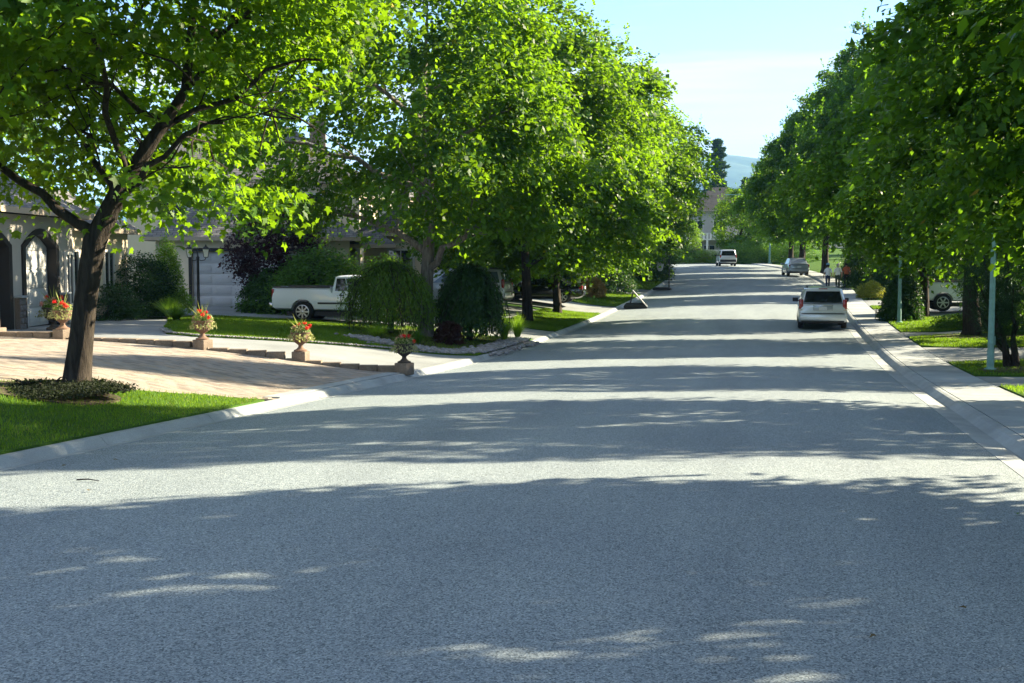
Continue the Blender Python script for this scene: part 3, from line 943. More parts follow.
# ------------------------------------------------------------------ foliage
def unit(a):
    return a/np.maximum(np.linalg.norm(a, axis=-1, keepdims=True), 1e-9)
MAPLE = np.array([(0, .30, .03), (0, 0, 0), (.33, .0, -.05), (.27, .2, 0), (.55, .47, -.1), (.22, .52, .0), (0, 1.0, -.08), (-.22, .52, .0), (-.55, .47, -.1), (-.27, .2, 0), (-.33, .0, -.05)])
MAPLE_F = np.array([(0, i, i+1 if i < 10 else 1) for i in range(1, 11)])
MAPLE8_F = np.array([(0, i, i+1) for i in range(1, 9)])
MLOW = np.array([(0, 0, 0), (.5, .3, -.08), (.18, .5, .0), (0, 1.0, -.06), (-.18, .5, 0), (-.5, .3, -.08)])
MLOW_F = np.array([(0, 1, 2), (0, 2, 3), (0, 3, 4), (0, 4, 5)])
OVAL = np.array([(0, 0, 0), (.26, .45, -.04), (0, 1, -.03), (-.26, .45, -.04)])
OVAL_F = np.array([(0, 1, 2), (0, 2, 3)])
KITE = np.array([(0, 0, 0), (.42, .42, -.06), (0, 1, -.05), (-.42, .42, -.06)])
NEED = np.array([(-.05, 0, 0), (.05, 0, 0), (0, 1, 0)])
NEED_F = np.array([(0, 1, 2)])
TPL = {'maple': (MAPLE[1:], MAPLE8_F), 'low': (MLOW, MLOW_F), 'oval': (OVAL, OVAL_F), 'needle': (NEED, NEED_F), 'kite': (KITE, OVAL_F)}
def leaf_arrays(C, Nrm, Tip, S, kind, tint):
    """C centres, Nrm leaf normals, Tip direction of the leaf tip, S sizes"""
    T, F = TPL[kind]
    n = len(C)
    Nrm = unit(Nrm); Tip = unit(Tip-Nrm*(Tip*Nrm).sum(1, keepdims=True)); Sd = np.cross(Tip, Nrm)
    t = T.copy(); t[:, 1] -= .35
    Sd = Sd*np.random.default_rng(n).uniform(.55, 1.1, (n, 1))
    V = C[:, None, :]+S[:, None, None]*(t[None, :, 0:1]*Sd[:, None]+t[None, :, 1:2]*Tip[:, None]+t[None, :, 2:3]*Nrm[:, None])
    FF = (np.arange(n)[:, None, None]*len(T)+F[None]).reshape(-1, 3)
    return V.reshape(-1, 3), FF, np.repeat(tint, len(F))
def leaf_mesh(name, C, Nrm, Tip, S, kind, tint):
    V, F, t = leaf_arrays(C, Nrm, Tip, S, kind, tint)
    return raw_mesh(name, V, F, t)
def rand_dirs(r, n):
    return unit(r.normal(size=(n, 3)))
def crown_leaves(r, prof, centre, lumps, n_clu, per, size, spread_=(.42, .42, .24), shell=(.5, 1.0), shoots=0, droop=.25, power=.45, gaps=None):
    """prof(zfrac)->radius fraction; centre (x,y,zlow,zhigh,rad)"""
    cx_, cy_, z0, z1, rad = centre
    k = rand_dirs(r, lumps); amp = r.uniform(.04, .36, lumps)
    zf = r.uniform(0, 1, n_clu*3)
    w = prof(zf)
    keep = r.uniform(0, 1, n_clu*3) < w/ w.max()
    zf = zf[keep][:n_clu]; w = w[keep][:n_clu]; n = len(zf)
    a = r.uniform(0, 2*np.pi, n)
    rr = shell[0]+(shell[1]-shell[0])*r.uniform(0, 1, n)**power
    d = unit(np.stack([np.cos(a), np.sin(a), (zf-.42)*1.7], 1))
    b = np.zeros(n)
    for i in range(lumps):
        b += amp[i]*np.exp(-7*(1-(d*k[i]).sum(1)))
    b -= .16*(np.sin(a*5+zf*17+k[0, 0]*9)*np.sin(zf*23+a*2)) * .7
    R_ = rad*w*rr*(.86+b)
    P = np.stack([cx_+np.cos(a)*R_, cy_+np.sin(a)*R_, z0+(z1-z0)*zf+rad*.1*b-.12*R_*.3], 1)
    out = np.stack([np.cos(a), np.sin(a), (zf-.45)*1.5], 1)
    tone = np.clip(r.normal(.45, .17, n), 0, .9)
    cl = np.repeat(np.arange(n), per)
    L = len(cl)
    g = np.clip(r.normal(size=(L, 3)), -1.6, 1.6)
    if len(spread_) == 2:
        # flattened sprays: each cluster is a drooping plate of leaves on a branchlet
        ax = unit(unit(out)*.55+np.array([0, 0, .85])+r.normal(size=(n, 3))*.18)
        e1 = unit(np.cross(ax, r.normal(size=(n, 3)))); e2 = np.cross(ax, e1)
        sz = (spread_[0]*r.uniform(.6, 1.35, n))[cl][:, None]
        off = (g[:, :1]*e1[cl]+g[:, 1:2]*e2[cl])*sz+g[:, 2:3]*ax[cl]*spread_[1]
        off[:, 2] -= .28*np.hypot(g[:, 0], g[:, 1])*sz[:, 0]
    else:
        off = g*np.array(spread_)
        off[:, 2] -= .35*np.hypot(off[:, 0], off[:, 1])*.6
    C = P[cl]+off
    Nn = unit(out)[cl]*.45+np.array([0, 0, .75])+r.normal(size=(L, 3))*.55
    Tp = unit(out)[cl]*.7+r.normal(size=(L, 3))*.6+np.array([0, 0, -droop*2])
    tint = np.clip(tone[cl]+r.normal(0, .16, L), 0, .97)
    S = size*r.uniform(.5, 1.35, L)
    if shoots:
        top = np.where((zf > .35) & (rr > .86))[0]
        pick = r.choice(top, min(shoots, len(top)))
        m = 16
        ci = np.repeat(pick, m)
        h = np.tile(np.linspace(0, 1, m), len(pick))
        ln = np.repeat(r.uniform(.5, 1.2, len(pick)), m)
        tilt = np.repeat(r.normal(0, .22, (len(pick), 2)), m, 0)+unit(out)[ci][:, :2]*.3
        C2 = P[ci]+np.stack([tilt[:, 0]*h*ln, tilt[:, 1]*h*ln, h*ln+.1], 1)+r.normal(size=(len(ci), 3))*.10*(1.2-h[:, None])
        N2 = r.normal(size=(len(ci), 3))*.7+np.array([0, 0, .5])
        C = np.concatenate([C, C2]); Nn = np.concatenate([Nn, N2])
        Tp = np.concatenate([Tp, r.normal(size=(len(ci), 3))+np.array([0, 0, .4])])
        tint = np.concatenate([tint, np.clip(r.normal(.72, .15, len(ci)), 0, .97)])
        S = np.concatenate([S, size*r.uniform(.5, 1.0, len(ci))])
    odd = r.uniform(0, 1, len(C)) < .0025
    tint[odd] = 1.0
    return P, C, Nn, Tp, S, tint
def egg(z):
    return np.sqrt(np.clip(1-((z-.36)/np.where(z < .36, .44, .68))**2, 0.02, 1))
def spire(z):
    return np.clip(1-np.clip((z-.28)/.74, 0, 1)**1.15, .02, 1)*np.sqrt(np.clip(z/.28, .08, 1))
def arc(a, b, up, n=7, wob=.12, r=None):
    a = Vector(a); b = Vector(b)
    m = (a+b)/2+Vector((0, 0, up))
    pts = []
    for i in range(n):
        t = i/(n-1)
        p = a*(1-t)**2+m*2*t*(1-t)+b*t*t
        if r and 0 < i < n-1:
            p = p+Vector((r.uniform(-wob, wob), r.uniform(-wob, wob), r.uniform(-wob, wob)))
        pts.append(p)
    return pts
def trunk_mesh(path, rads, r, n=14):
    mb = MB(); mb.tube(path, rads, n, True)
    for i in range(len(mb.v)):
        v = Vector(mb.v[i]); k = i % n; ring = i//n
        c = Vector(path[ring]); d = v-c
        flare = 1+.10*math.sin(k*2.3+ring*.4)+.06*math.sin(k*4.1+ring*1.3)
        if ring == 0: flare *= 1+.18*math.sin(k*2.7)
        mb.v[i] = tuple(c+d*flare)
    return mb
def make_tree(name, loc, seed, H=13.0, zlow=2.3, rad=4.7, n_clu=280, per=150, size=.21, kind='maple', lmat='leaf', bmat='bark', path=None, tr=.33, limbs=9, own_leaves=0, shoots=120, rz=0.0, shell=(.42, 1.0), ry=1.0, carve=None, cc=None, spray=(.55, .13), prof=egg, limb_k=.55):
    r = np.random.default_rng(seed); pr = random.Random(seed)
    root = empty(name, (loc[0], loc[1], gz(*loc)+.02), rz)
    if path is None:
        path = [(0, 0, -.2), (.02, .01, .25), (pr.uniform(-.08, .08), pr.uniform(-.08, .08), 1.4), (pr.uniform(-.15, .15), pr.uniform(-.15, .15), 3.0), (pr.uniform(-.25, .25), pr.uniform(-.25, .25), 5.0), (0, 0, H*.55), (.1, .1, H*.8)]
        rads = [tr*1.5, tr*1.08, tr*.92, tr*.8, tr*.55, tr*.36, tr*.12]
    else:
        path, rads = path
    trunk_mesh(path, rads, pr).build('trunk', M[bmat], root, 60)
    top = Vector(path[-1])
    P, C, Nn, Tp, S, tint = crown_leaves(r, prof, ((cc or (top.x*.8, top.y*.8))+(zlow, H, rad)), 22, n_clu, per, size, spray, shoots=shoots, shell=shell)
    C[:, 1] *= ry; P[:, 1] *= ry
    if carve is not None:
        ok = ~carve(C)
        C, Nn, Tp, S, tint = C[ok], Nn[ok], Tp[ok], S[ok], tint[ok]
    # limbs reach out to leaf clusters; each limb one mesh with its side branches
    Pv = [Vector(p) for p in P]
    pa = [Vector(p) for p in path]
    for k in range(limbs):
        f = .42+.5*k/limbs
        i0 = min(int(f*(len(pa)-1)), len(pa)-2); a = pa[i0].lerp(pa[i0+1], f*(len(pa)-1)-i0)
        ang_ = k*2.4+pr.uniform(-.4, .4)
        want = Vector((math.cos(ang_), math.sin(ang_), .45))
        best = sorted(Pv, key=lambda p: -((p-a).normalized().dot(want.normalized()))+.04*abs((p-a).length-rad*.8))
        mb = MB()
        tgt = best[pr.randrange(6)]
        rb = rads[i0]*limb_k
        main = arc(a, tgt, .5, 8, .12, pr)
        mb.tube(main, [rb*(1-.85*j/7)+.012 for j in range(8)], 7)
        sub = sorted(Pv, key=lambda p: (p-main[5]).length)[:26]
        for q in range(7):
            s = main[pr.randrange(2, 7)]
            e = sub[pr.randrange(len(sub))]
            mb.tube(arc(s, e, .2, 5, .08, pr), [rb*.3, rb*.22, rb*.15, .018, .008], 5)
        mb.build('limb', M[bmat], root, 60)
    if own_leaves:
        # the leaves that show largest are meshes of their own
        Wc = C+np.array(root.location)
        fw = np.array([-math.sin(YAW)*math.cos(PITCH), math.cos(YAW)*math.cos(PITCH), -math.sin(PITCH)])
        rt = np.array([math.cos(YAW), math.sin(YAW), 0]); upv = np.cross(rt, fw)
        d = Wc-np.array(CAM); dep = d@fw; px = 512+1200*(d@rt)/dep; py = 341.5-1200*(d@upv)/dep
        ok = (px > 5) & (px < 1019) & (py > 5)
        sc_ = np.where(ok, S/dep, 0)
        pick = np.argsort(-sc_)[:own_leaves]
        T, F = TPL[kind]
        meshes = []
        for k in range(6):
            t = T.copy(); t[:, 1] -= .35
            lm = raw_mesh('leaf', t, F, np.full(len(F), .2+k*.13)); lm.materials.append(M[lmat]); meshes.append(lm)
        Nu = unit(Nn); Tu = unit(Tp-Nu*(Tp*Nu).sum(1, keepdims=True)); Sd = np.cross(Tu, Nu)
        for i in pick:
            o = bpy.data.objects.new('leaf', meshes[min(5, max(0, int((tint[i]-.14)/.13)))]); col.objects.link(o)
            mt = Matrix(((Sd[i, 0], Tu[i, 0], Nu[i, 0], 0), (Sd[i, 1], Tu[i, 1], Nu[i, 1], 0), (Sd[i, 2], Tu[i, 2], Nu[i, 2], 0), (0, 0, 0, 1)))
            o.parent = root
            o.matrix_local = Matrix.Translation(Vector(C[i])) @ mt @ Matrix.Scale(float(S[i]), 4)
        keep = np.ones(len(C), bool); keep[pick] = False
        C, Nn, Tp, S, tint = C[keep], Nn[keep], Tp[keep], S[keep], tint[keep]
    cr = link('crown', leaf_mesh('crown', C, Nn, Tp, S, kind, tint), M[lmat], root)
    tag(cr, None, None, None, 'stuff')
    KIDS[root.name] = [o for o in root.children if o.name.split('.')[0] != 'leaf']
    return root
def kids_now(root):
    KIDS[root.name] = [o for o in col.objects if o.parent == root]
    return root
def place_copy(src, loc, label, group, rz, s=1.0, sz=None, lmat=None):
    c = src.copy(); col.objects.link(c)
    c.location = (loc[0], loc[1], gz(*loc)+.02); c.rotation_euler = (0, 0, rz); c.scale = (s, s, sz or s)
    c['label'] = label
    if group: c['group'] = group
    for ch in KIDS[src.name]:
        q = ch.copy(); col.objects.link(q); q.parent = c
        if lmat and q.name.startswith('crown'):
            q.material_slots[0].link = 'OBJECT'; q.material_slots[0].material = M[lmat]
    return c
LG = 'maples along the garage side'
RG = 'maples along the footpath side'
# leaning maple nearest the camera
t1 = make_tree('maple_tree', (-11.12, 17.22), 21, 11.8, 3.3, 3.8, 520, 155, .155, 'maple', 'leaf', 'bark',
    ([(-.03, 0, -.2), (.0, 0, .08), (.06, .02, .6), (.18, .04, 1.45), (.36, .08, 2.45), (.75, .15, 3.2), (1.32, .25, 4.05), (1.85, .35, 4.8), (2.0, .4, 6.2), (1.7, .35, 8.0), (1.3, .3, 9.6)], [.36, .235, .20, .182, .170, .135, .10, .08, .06, .04, .025]),
    own_leaves=300, limbs=9, shoots=40, carve=lambda C: ((C[:, 1] < 1.0) & (C[:, 2] < 3.9+.25*np.sin(C[:, 0]*5)) & (C[:, 0] > -.5+.3*np.sin(C[:, 2]*4)) & (C[:, 0] < 1.6+.3*np.sin(C[:, 2]*5))) | ((C[:, 0] > 1.75+.2*np.sin(C[:, 2]*6)) & (C[:, 2] > 3.35) & (C[:, 2] < 4.8+.2*np.sin(C[:, 0]*5))) | ((C[:, 0] > 3.1) & (C[:, 2] < 5.6)), cc=(.35, .2), spray=(.5, .13), shell=(.22, 1.0), limb_k=.36)
lm = MB(); lm.tube(arc((.40, .1, 2.55), (-1.7, -.3, 4.2), -.15, 8, .04, random.Random(4)), [.10, .088, .08, .072, .065, .056, .045, .03], 8)
lm.build('limb', M['bark'], t1, 60)
tag(t1, 'leaning dark barked maple on the lawn beside the paved driveway', 'tree', LG)
kids_now(t1)
t2 = make_tree('maple_tree', (-11.57, 38.02), 5, 13.5, 3.5, 4.9, 380, 190, .19, 'kite', 'leaf', 'bark_pale', tr=.24, ry=.8)
tag(t2, 'grey trunked maple between the two weeping shrubs', 'tree', LG); kids_now(t2)
t3 = make_tree('maple_tree', (-10.7, 50.06), 9, 13.2, 2.5, 4.8, 360, 190, .21, 'kite', 'leaf', 'bark', tr=.21)
tag(t3, 'maple with straight trunk before the black sedan bonnet', 'tree', LG); kids_now(t3)
t4 = make_tree('maple_tree', (-10.54, 56.18), 14, 12.8, 2.3, 4.7, 360, 190, .21, 'kite', 'leaf', 'bark', tr=.185)
tag(t4, 'maple with slim trunk before the black sedan rear door', 'tree', LG); kids_now(t4)
far_left = [(-11.6, 70.5, t3, 'fifth maple of the garage side row, near the orange bush'),
    (-11.2, 80.5, t4, 'sixth maple of the garage side row, behind the tipped hoop'),
    (-11.8, 90.5, t3, 'seventh maple of the garage side row, behind the standing hoop'),
    (-12.4, 100.5, t4, 'eighth maple of the garage side row'),
    (-14.6, 111, t3, 'ninth maple of the garage side row'),
    (-17.0, 122, t4, 'tenth and last maple of the garage side row')]
for i, (x, y, s, lb) in enumerate(far_left):
    place_copy(s, (x, y), lb, LG, 1.3+i*1.9, [.92, 1.0, .9, .92, .82, .76][i], [.95, 1.0, .86, .95, .88, .8][i])
# footpath side
tA = make_tree('maple_tree', (6.7, 46.31), 31, 14.2, 2.8, 5.2, 350, 230, .20, 'kite', 'leaf_dark', 'bark', tr=.28, ry=.56, prof=spire)
tag(tA, 'thick trunked maple in a mulch ring before the white truck', 'tree', RG); kids_now(tA)
tB = make_tree('maple_tree', (6.25, 58.2), 33, 13.8, 2.8, 5.2, 350, 230, .20, 'kite', 'leaf_dark', 'bark', tr=.25, ry=.56, prof=spire)
tag(tB, 'maple whose trunk hides the tail of the parked white truck', 'tree', RG); kids_now(tB)
tC = make_tree('maple_tree', (7.1, 35.0), 37, 13.8, 2.5, 5.1, 320, 190, .185, 'kite', 'leaf_dark', 'bark', tr=.33, ry=.56, prof=spire)
bl_ = MB(); bl_.tube([(0, 0, 3.3), (-.65, .3, 3.22), (-1.1, .42, 3.2), (-1.6, .5, 3.32), (-2.2, .62, 3.4), (-2.7, .8, 3.62)], [.06, .05, .042, .034, .026, .012], 7); bl_.build('limb', M['bark_pale'], tC, 60)
tag(tC, 'maple by the dark juniper, its crown reaching over the green pole', 'tree', RG); kids_now(tC)
for i, (x, y, s, lb, k) in enumerate([
    (6.9, 24.6, tC, 'maple overhanging the footpath at the top corner of the view', 1.0),
    (7.2, 14.0, tA, 'maple beside the near footpath casting shade over the road', 1.06),
    (7.4, 5.6, tB, 'maple behind the nearest footpath slabs shading the foreground', 1.1),
    (7.9, 79.0, tA, 'fourth visible maple of the footpath side row, at the walkers', .98),
    (6.3, 90.5, tB, 'fifth visible maple of the footpath side row, past the walkers', 1.12),
    (5.6, 100.0, tA, 'sixth visible maple of the footpath side row, by the grey coupe', 1.14),
    (3.5, 110.5, tB, 'seventh visible maple of the footpath side row', 1.15),
    (1.6, 121.0, tA, 'eighth visible maple of the footpath side row', 1.08),
    (.6, 131.0, tB, 'last maple of the footpath side row, near the far street light', 1.1)]):
    place_copy(s, (x, y), lb, RG, math.pi*(i % 2)+.25*math.sin(i*2.1), k, k*(1.0, 1.0, 1.0, 1.12, 1.16, 1.2, 1.12, 1.05, 1.0)[i])

# shrubs -----------------------------------------------------------
def ball(z):
    return np.sqrt(np.clip(1-(2*z-1)**2, .03, 1))
def dome(z):
    return np.sqrt(np.clip(1-z**2.2, .05, 1))
def cone(z):
    return np.clip((1-z)**.8*1.05, .04, 1)*np.clip(.5+z*6, 0, 1)
def make_shrub(name, loc, label, cat, rad, h, mat, n_clu, per, size, prof=dome, kind='oval', seed=1, group=None, stems=5, z0=.05, spread_=None, shell=(.55, 1.0), sx=1.0, rz=0, dz=0.0, lumps=14, droop=.1):
    r = np.random.default_rng(seed); pr = random.Random(seed)
    root = empty(name, (loc[0], loc[1], gz(*loc)+.03+dz), rz)
    root.scale = (sx, 1, 1)
    sp = spread_ or (rad*.14, rad*.14, h*.06)
    P, C, Nn, Tp, S, tint = crown_leaves(r, prof, (0, 0, z0, h, rad), lumps, int(n_clu*1.25), int(per*1.2), size*1.3, sp, shell, 0, droop)
    C[:, 2] = np.maximum(C[:, 2], .03)
    mb = MB()
    for k in range(stems):
        e = P[pr.randrange(len(P))]
        mb.tube(arc((pr.uniform(-.1, .1)*rad, pr.uniform(-.1, .1)*rad, -.08), (e[0]*.8, e[1]*.8, max(.2, e[2]*.9)), .1, 5, .03, pr), [.035*rad+.008, .03*rad+.006, .02*rad+.005, .012, .006], 5)
    mb.build('stem', M['bark'], root)
    tag(link('foliage', leaf_mesh('foliage', C, Nn, Tp, S, kind, tint), M[mat], root), None, None, None, 'stuff')
    tag(root, label, cat, group)
    return kids_now(root)
def make_weeper(name, loc, label, rad, h, mat, strands, seed, size=.1, group=None):
    r = np.random.default_rng(seed); pr = random.Random(seed)
    root = empty(name, (loc[0], loc[1], gz(*loc)+.05), 0)
    tk = MB(); tk.tube([(0, 0, -.1), (.03, 0, .5), (0, .03, 1.0), (0, 0, h*.82)], [.12, .09, .08, .05], 8)
    tk.build('trunk', M['bark'], root, 60)
    Cs = []; Ns = []; Ts = []; Ss = []; Tn = []
    tw = MB()
    for k in range(strands):
        a = r.uniform(0, 2*np.pi); reach = rad*(.45+.55*r.uniform()**.5)*(1+.12*math.sin(3*a+seed)+.10*math.sin(7*a+seed*2)+r.normal(0, .05)); topz = h*(.80+.2*r.uniform())*(1-.15*(reach/rad)**2)
        low = h*r.uniform(.0, .07)
        m = 44
        t = np.linspace(0, 1, m)**.8
        th = t*1.72
        up0 = h*(.68+.32*r.uniform()**.5)
        rr = reach*np.sin(np.minimum(th, 1.5708))
        zz = low+(up0-low)*np.cos(np.minimum(th, 1.5708))**.55-.35*h*np.maximum(th-1.5708, 0)
        a2 = a+.25*np.sin(t*3+k)
        X = np.cos(a2)*rr; Y = np.sin(a2)*rr
        c = np.stack([X, Y, zz], 1)+r.normal(size=(m, 3))*.05
        Cs.append(c)
        o = np.tile([math.cos(a), math.sin(a), .25], (m, 1)); o[t < .4] = [math.cos(a)*.3, math.sin(a)*.3, 1]
        Ns.append(o+r.normal(size=(m, 3))*.45); Ts.append(np.tile([math.cos(a)*.2, math.sin(a)*.2, -1.], (m, 1))+r.normal(size=(m, 3))*.35)
        Ss.append(size*r.uniform(.7, 1.3, m)); Tn.append(np.clip(r.normal(.45, .1)+r.normal(0, .15, m), 0, .96))
        if k % 8 == 0:
            tw.tube([tuple(c[j]) for j in range(3, m, 5)], [.012]*len(range(3, m, 5)), 4)
    tag(tw.build('branches', M['bark'], root), None, None, None, 'stuff')
    C = np.concatenate(Cs); C[:, 2] = np.maximum(C[:, 2], .03)
    tag(link('foliage', leaf_mesh('foliage', C, np.concatenate(Ns), np.concatenate(Ts), np.concatenate(Ss), 'oval', np.concatenate(Tn)), M[mat], root), None, None, None, 'stuff')
    tag(root, label, 'shrub', group)
    return root
def make_tuft(name, loc, label, rad, h, mat, n, seed, group=None, w=.02, cat='grass clump'):
    r = np.random.default_rng(seed)
    root = empty(name, (loc[0], loc[1], gz(*loc)+.04))
    a = r.uniform(0, 2*np.pi, n); k = r.uniform(0, 1, n)**.6
    V = []; F = []
    seg = 4
    for i in range(n):
        L = h*r.uniform(.7, 1.1); out = rad*k[i]; b = len(V)
        c, s = math.cos(a[i]), math.sin(a[i])
        for j in range(seg):
            t = j/(seg-1); rr = .12*rad*k[i]+out*t**1.6; z = L*(t-.42*k[i]*t*t)
            ww = w*(1-t)*.5+.001
            V.append((c*rr-s*ww, s*rr+c*ww, z)); V.append((c*rr+s*ww, s*rr-c*ww, z))
        for j in range(seg-1):
            F.append((b+2*j, b+2*j+1, b+2*j+3, b+2*j+2))
    me = raw_mesh('blades', np.array(V), np.array(F), np.repeat(np.clip(r.normal(.5, .2, n), 0, .96), seg-1))
    tag(link('blades', me, M[mat], root), None, None, None, 'stuff')
    base = MB(); base.lathe([(rad*.25, -.05), (rad*.22, .04), (rad*.1, .07)], 8); base.build('crown_base', M['soil'], root)
    tag(root, label, cat, group)
    return kids_now(root)

make_weeper('weeping_shrub', (-12.5, 37.2), 'light green weeping shrub in front of the white pickup cab', 1.5, 2.3, 'weeping_leaf', 900, 3, .085)
make_weeper('weeping_shrub', (-10.3, 38.9), 'dark broad leaved weeping shrub right of the grey trunk', 1.15, 2.55, 'shrub_deep', 460, 8, .14)
make_shrub('barberry_bush', (-10.45, 36.9), 'dark red low bush at the foot of the grey trunk', 'bush', .5, .7, 'barberry', 90, 40, .06, seed=4)
make_tuft('ornamental_grass', (-9.35, 40.0), 'tall fountain grass beside the dark weeping shrub', .55, 1.15, 'shrub_lime', 420, 2)
make_tuft('ornamental_grass', (-9.3, 41.9), 'short fountain grass at the end of the shrub bed', .55, .95, 'shrub_lime', 380, 5)
make_tuft('lime_tuft', (-12.2, 35.0), 'lime green tuft before the light weeping shrub', .65, .5, 'shrub_lime', 460, 6)
make_tuft('lime_tuft', (-10.9, 35.1), 'small green tuft left of the dark red bush', .35, .6, 'shrub', 200, 16)
# round the lamp lawn and the pickup
make_tree('plum_tree', (-19.7, 45.0), 51, 4.7, .9, 1.55, 190, 100, .13, 'low', 'plum', 'bark', tr=.09, limbs=6, shoots=20, spray=(.28, .1))
tag(bpy.data.objects['plum_tree'], 'dark purple leaved plum tree before the pale garage door', 'tree')
make_shrub('hedge_shrub', (-17.7, 44.0), 'big rounded green shrub behind the white pickup bed', 'shrub', 1.7, 2.5, 'shrub', 260, 60, .1, seed=7, sx=1.2)
make_shrub('hedge_shrub', (-15.4, 45.0), 'sunlit green shrub behind the white pickup cab', 'shrub', 1.3, 2.3, 'shrub_lime', 150, 50, .1, seed=17)
make_shrub('hedge_shrub', (-19.6, 43.6), 'dark shrub left of the pickup tailgate', 'shrub', .9, 1.6, 'shrub_deep', 130, 50, .1, seed=27)
make_shrub('conical_shrub', (-22.1, 40.2), 'tall conical light green shrub behind the double lamp post', 'shrub', .75, 2.9, 'shrub_lime', 200, 50, .07, cone, seed=9)
make_shrub('conical_shrub', (-22.75, 39.3), 'dark rounded shrub between the arched garage and the lamp post', 'shrub', 1.2, 2.2, 'shrub_deep', 240, 50, .08, dome, seed=10)
make_shrub('low_hedge', (-22.6, 36.6), 'low dark rounded hedge past the arched garages', 'hedge', 1.3, 1.2, 'shrub_deep', 160, 50, .07, seed=11)
make_shrub('low_hedge', (-24.4, 36.0), 'sunlit yellow green bush beside the arched garage wall', 'bush', 1.1, 1.5, 'shrub_lime', 140, 50, .08, seed=12)
make_tuft('daylily_clump', (-20.6, 37.6), 'arching daylily clump at the foot of the lamp lawn', .8, .85, 'shrub_lime', 420, 13, None, .03)
make_tuft('daylily_clump', (-19.7, 36.4), 'small daylily clump beside the lamp post', .6, .6, 'shrub', 300, 14, None, .03)
# ground cover at the leaning maple
make_shrub('ground_cover', (-11.4, 16.85), 'dark low ground cover circling the leaning maple trunk', 'ground cover', 1.0, .12, 'mulch_leaf', 300, 60, .045, dome, seed=15, stems=3, spread_=(.12, .12, .03), shell=(.05, 1.0))
# far garage side
PROTO = [make_shrub('hedge_shrub', (-17.2, 64.5), 'tall dark hedge shrub behind the black sedan', 'shrub', 2.2, 4.4, 'shrub_deep', 200, 44, .14, seed=60),
    make_shrub('hedge_shrub', (12.2, 43.5), 'second tall dark hedge shrub beyond the striped lawn', 'shrub', 2.4, 4.4, 'shrub_deep', 200, 44, .14, seed=61)]
def hedge_copy(i, loc, label, rd, h, mat, name='hedge_shrub'):
    src = PROTO[i % 2]
    c = place_copy(src, loc, label, None, i*2.3, rd/(2.2, 2.4)[i % 2], h/4.4)
    c.name = name; c['label'] = label
    for k in col.objects:
        if k.parent == c and k.name.startswith('foliage'):
            k.material_slots[0].link = 'OBJECT'; k.material_slots[0].material = M[mat]
    return c
make_shrub('orange_bush', (-10.9, 69.0), 'pale orange leaved bush on the sunlit lawn', 'bush', .72, 1.1, 'orange_leaf', 110, 40, .09, seed=18)
make_shrub('low_hedge', (-14.2, 67.5), 'green bush behind the black sedan tail', 'bush', 1.3, 1.6, 'shrub_lime', 140, 40, .1, seed=19)
make_shrub('low_hedge', (-12.4, 73.5), 'dark rounded bush behind the orange bush', 'bush', 1.5, 2.3, 'shrub_deep', 170, 40, .11, seed=20)
make_shrub('low_hedge', (-10.6, 74.4), 'dark bush behind the tipped hoop', 'bush', 1.3, 2.4, 'shrub_deep', 160, 40, .11, seed=21)
make_shrub('low_hedge', (-10.3, 91.5), 'dark tall bush behind the standing hoop', 'bush', 1.9, 2.7, 'shrub_deep', 190, 40, .12, seed=22)
make_shrub('low_hedge', (-9.6, 95.5), 'yellow green bush past the standing hoop', 'bush', .8, 1.5, 'shrub_lime', 90, 40, .1, seed=23)
for i, (x, y, rd, hh, mt, lb) in enumerate([(-16.6, 60.4, 1.9, 3.4, 'shrub_deep', 'dark hedge shrub at the black sedan bonnet'), 
    (-16.5, 72, 2.2, 3.6, 'shrub', 'green hedge shrub beyond the orange bush'), (-15.6, 83, 2.2, 3.4, 'shrub_deep', 'dark hedge shrub behind the sixth maple'),
    (-17, 95, 2.6, 4.0, 'shrub', 'hedge shrub behind the seventh maple'), (-18, 108, 2.6, 4, 'shrub_deep', 'hedge shrub behind the ninth maple'), (-17.6, 57.0, 1.8, 3.0, 'shrub_deep', 'dark hedge shrub behind the parked silver van'), (-19.4, 118, 2.6, 4, 'shrub', 'hedge shrub behind the last garage side maple')]):
    hedge_copy(i, (x, y), lb, rd, hh, mt)
# footpath side
make_shrub('clipped_shrub', (5.1, 55.8), 'dark mottled shrub beside the far green pole', 'shrub', .8, 2.0, 'shrub_deep', 170, 44, .1, seed=30)
make_shrub('clipped_shrub', (5.4, 57.0), 'reddish green shrub behind the far green pole', 'shrub', .6, 2.1, 'shrub', 130, 44, .1, seed=31)
make_shrub('yellow_bush', (4.95, 73.6), 'yellow flowering bush at the end of the pale driveway', 'bush', .7, 1.0, 'yellow_leaf', 110, 44, .07, seed=32)
make_shrub('hedge_shrub', (6.6, 77.4), 'dark hedge shrub behind the yellow bush', 'shrub', 1.6, 3.0, 'shrub_deep', 190, 44, .12, seed=33)
make_shrub('hedge_shrub', (5.3, 84.5), 'dark hedge shrub beside the walkers', 'shrub', 1.4, 2.6, 'shrub_deep', 190, 44, .12, seed=34)
make_shrub('low_planting', (7.4, 50.6), 'low flowering plants below the white truck wheel', 'plants', 1.0, .55, 'shrub', 110, 40, .07, seed=35, sx=1.5)
make_shrub('low_planting', (8.6, 46.6), 'leafy bush beside the mulched maple trunk', 'plants', .9, 1.2, 'shrub', 110, 40, .1, seed=36)
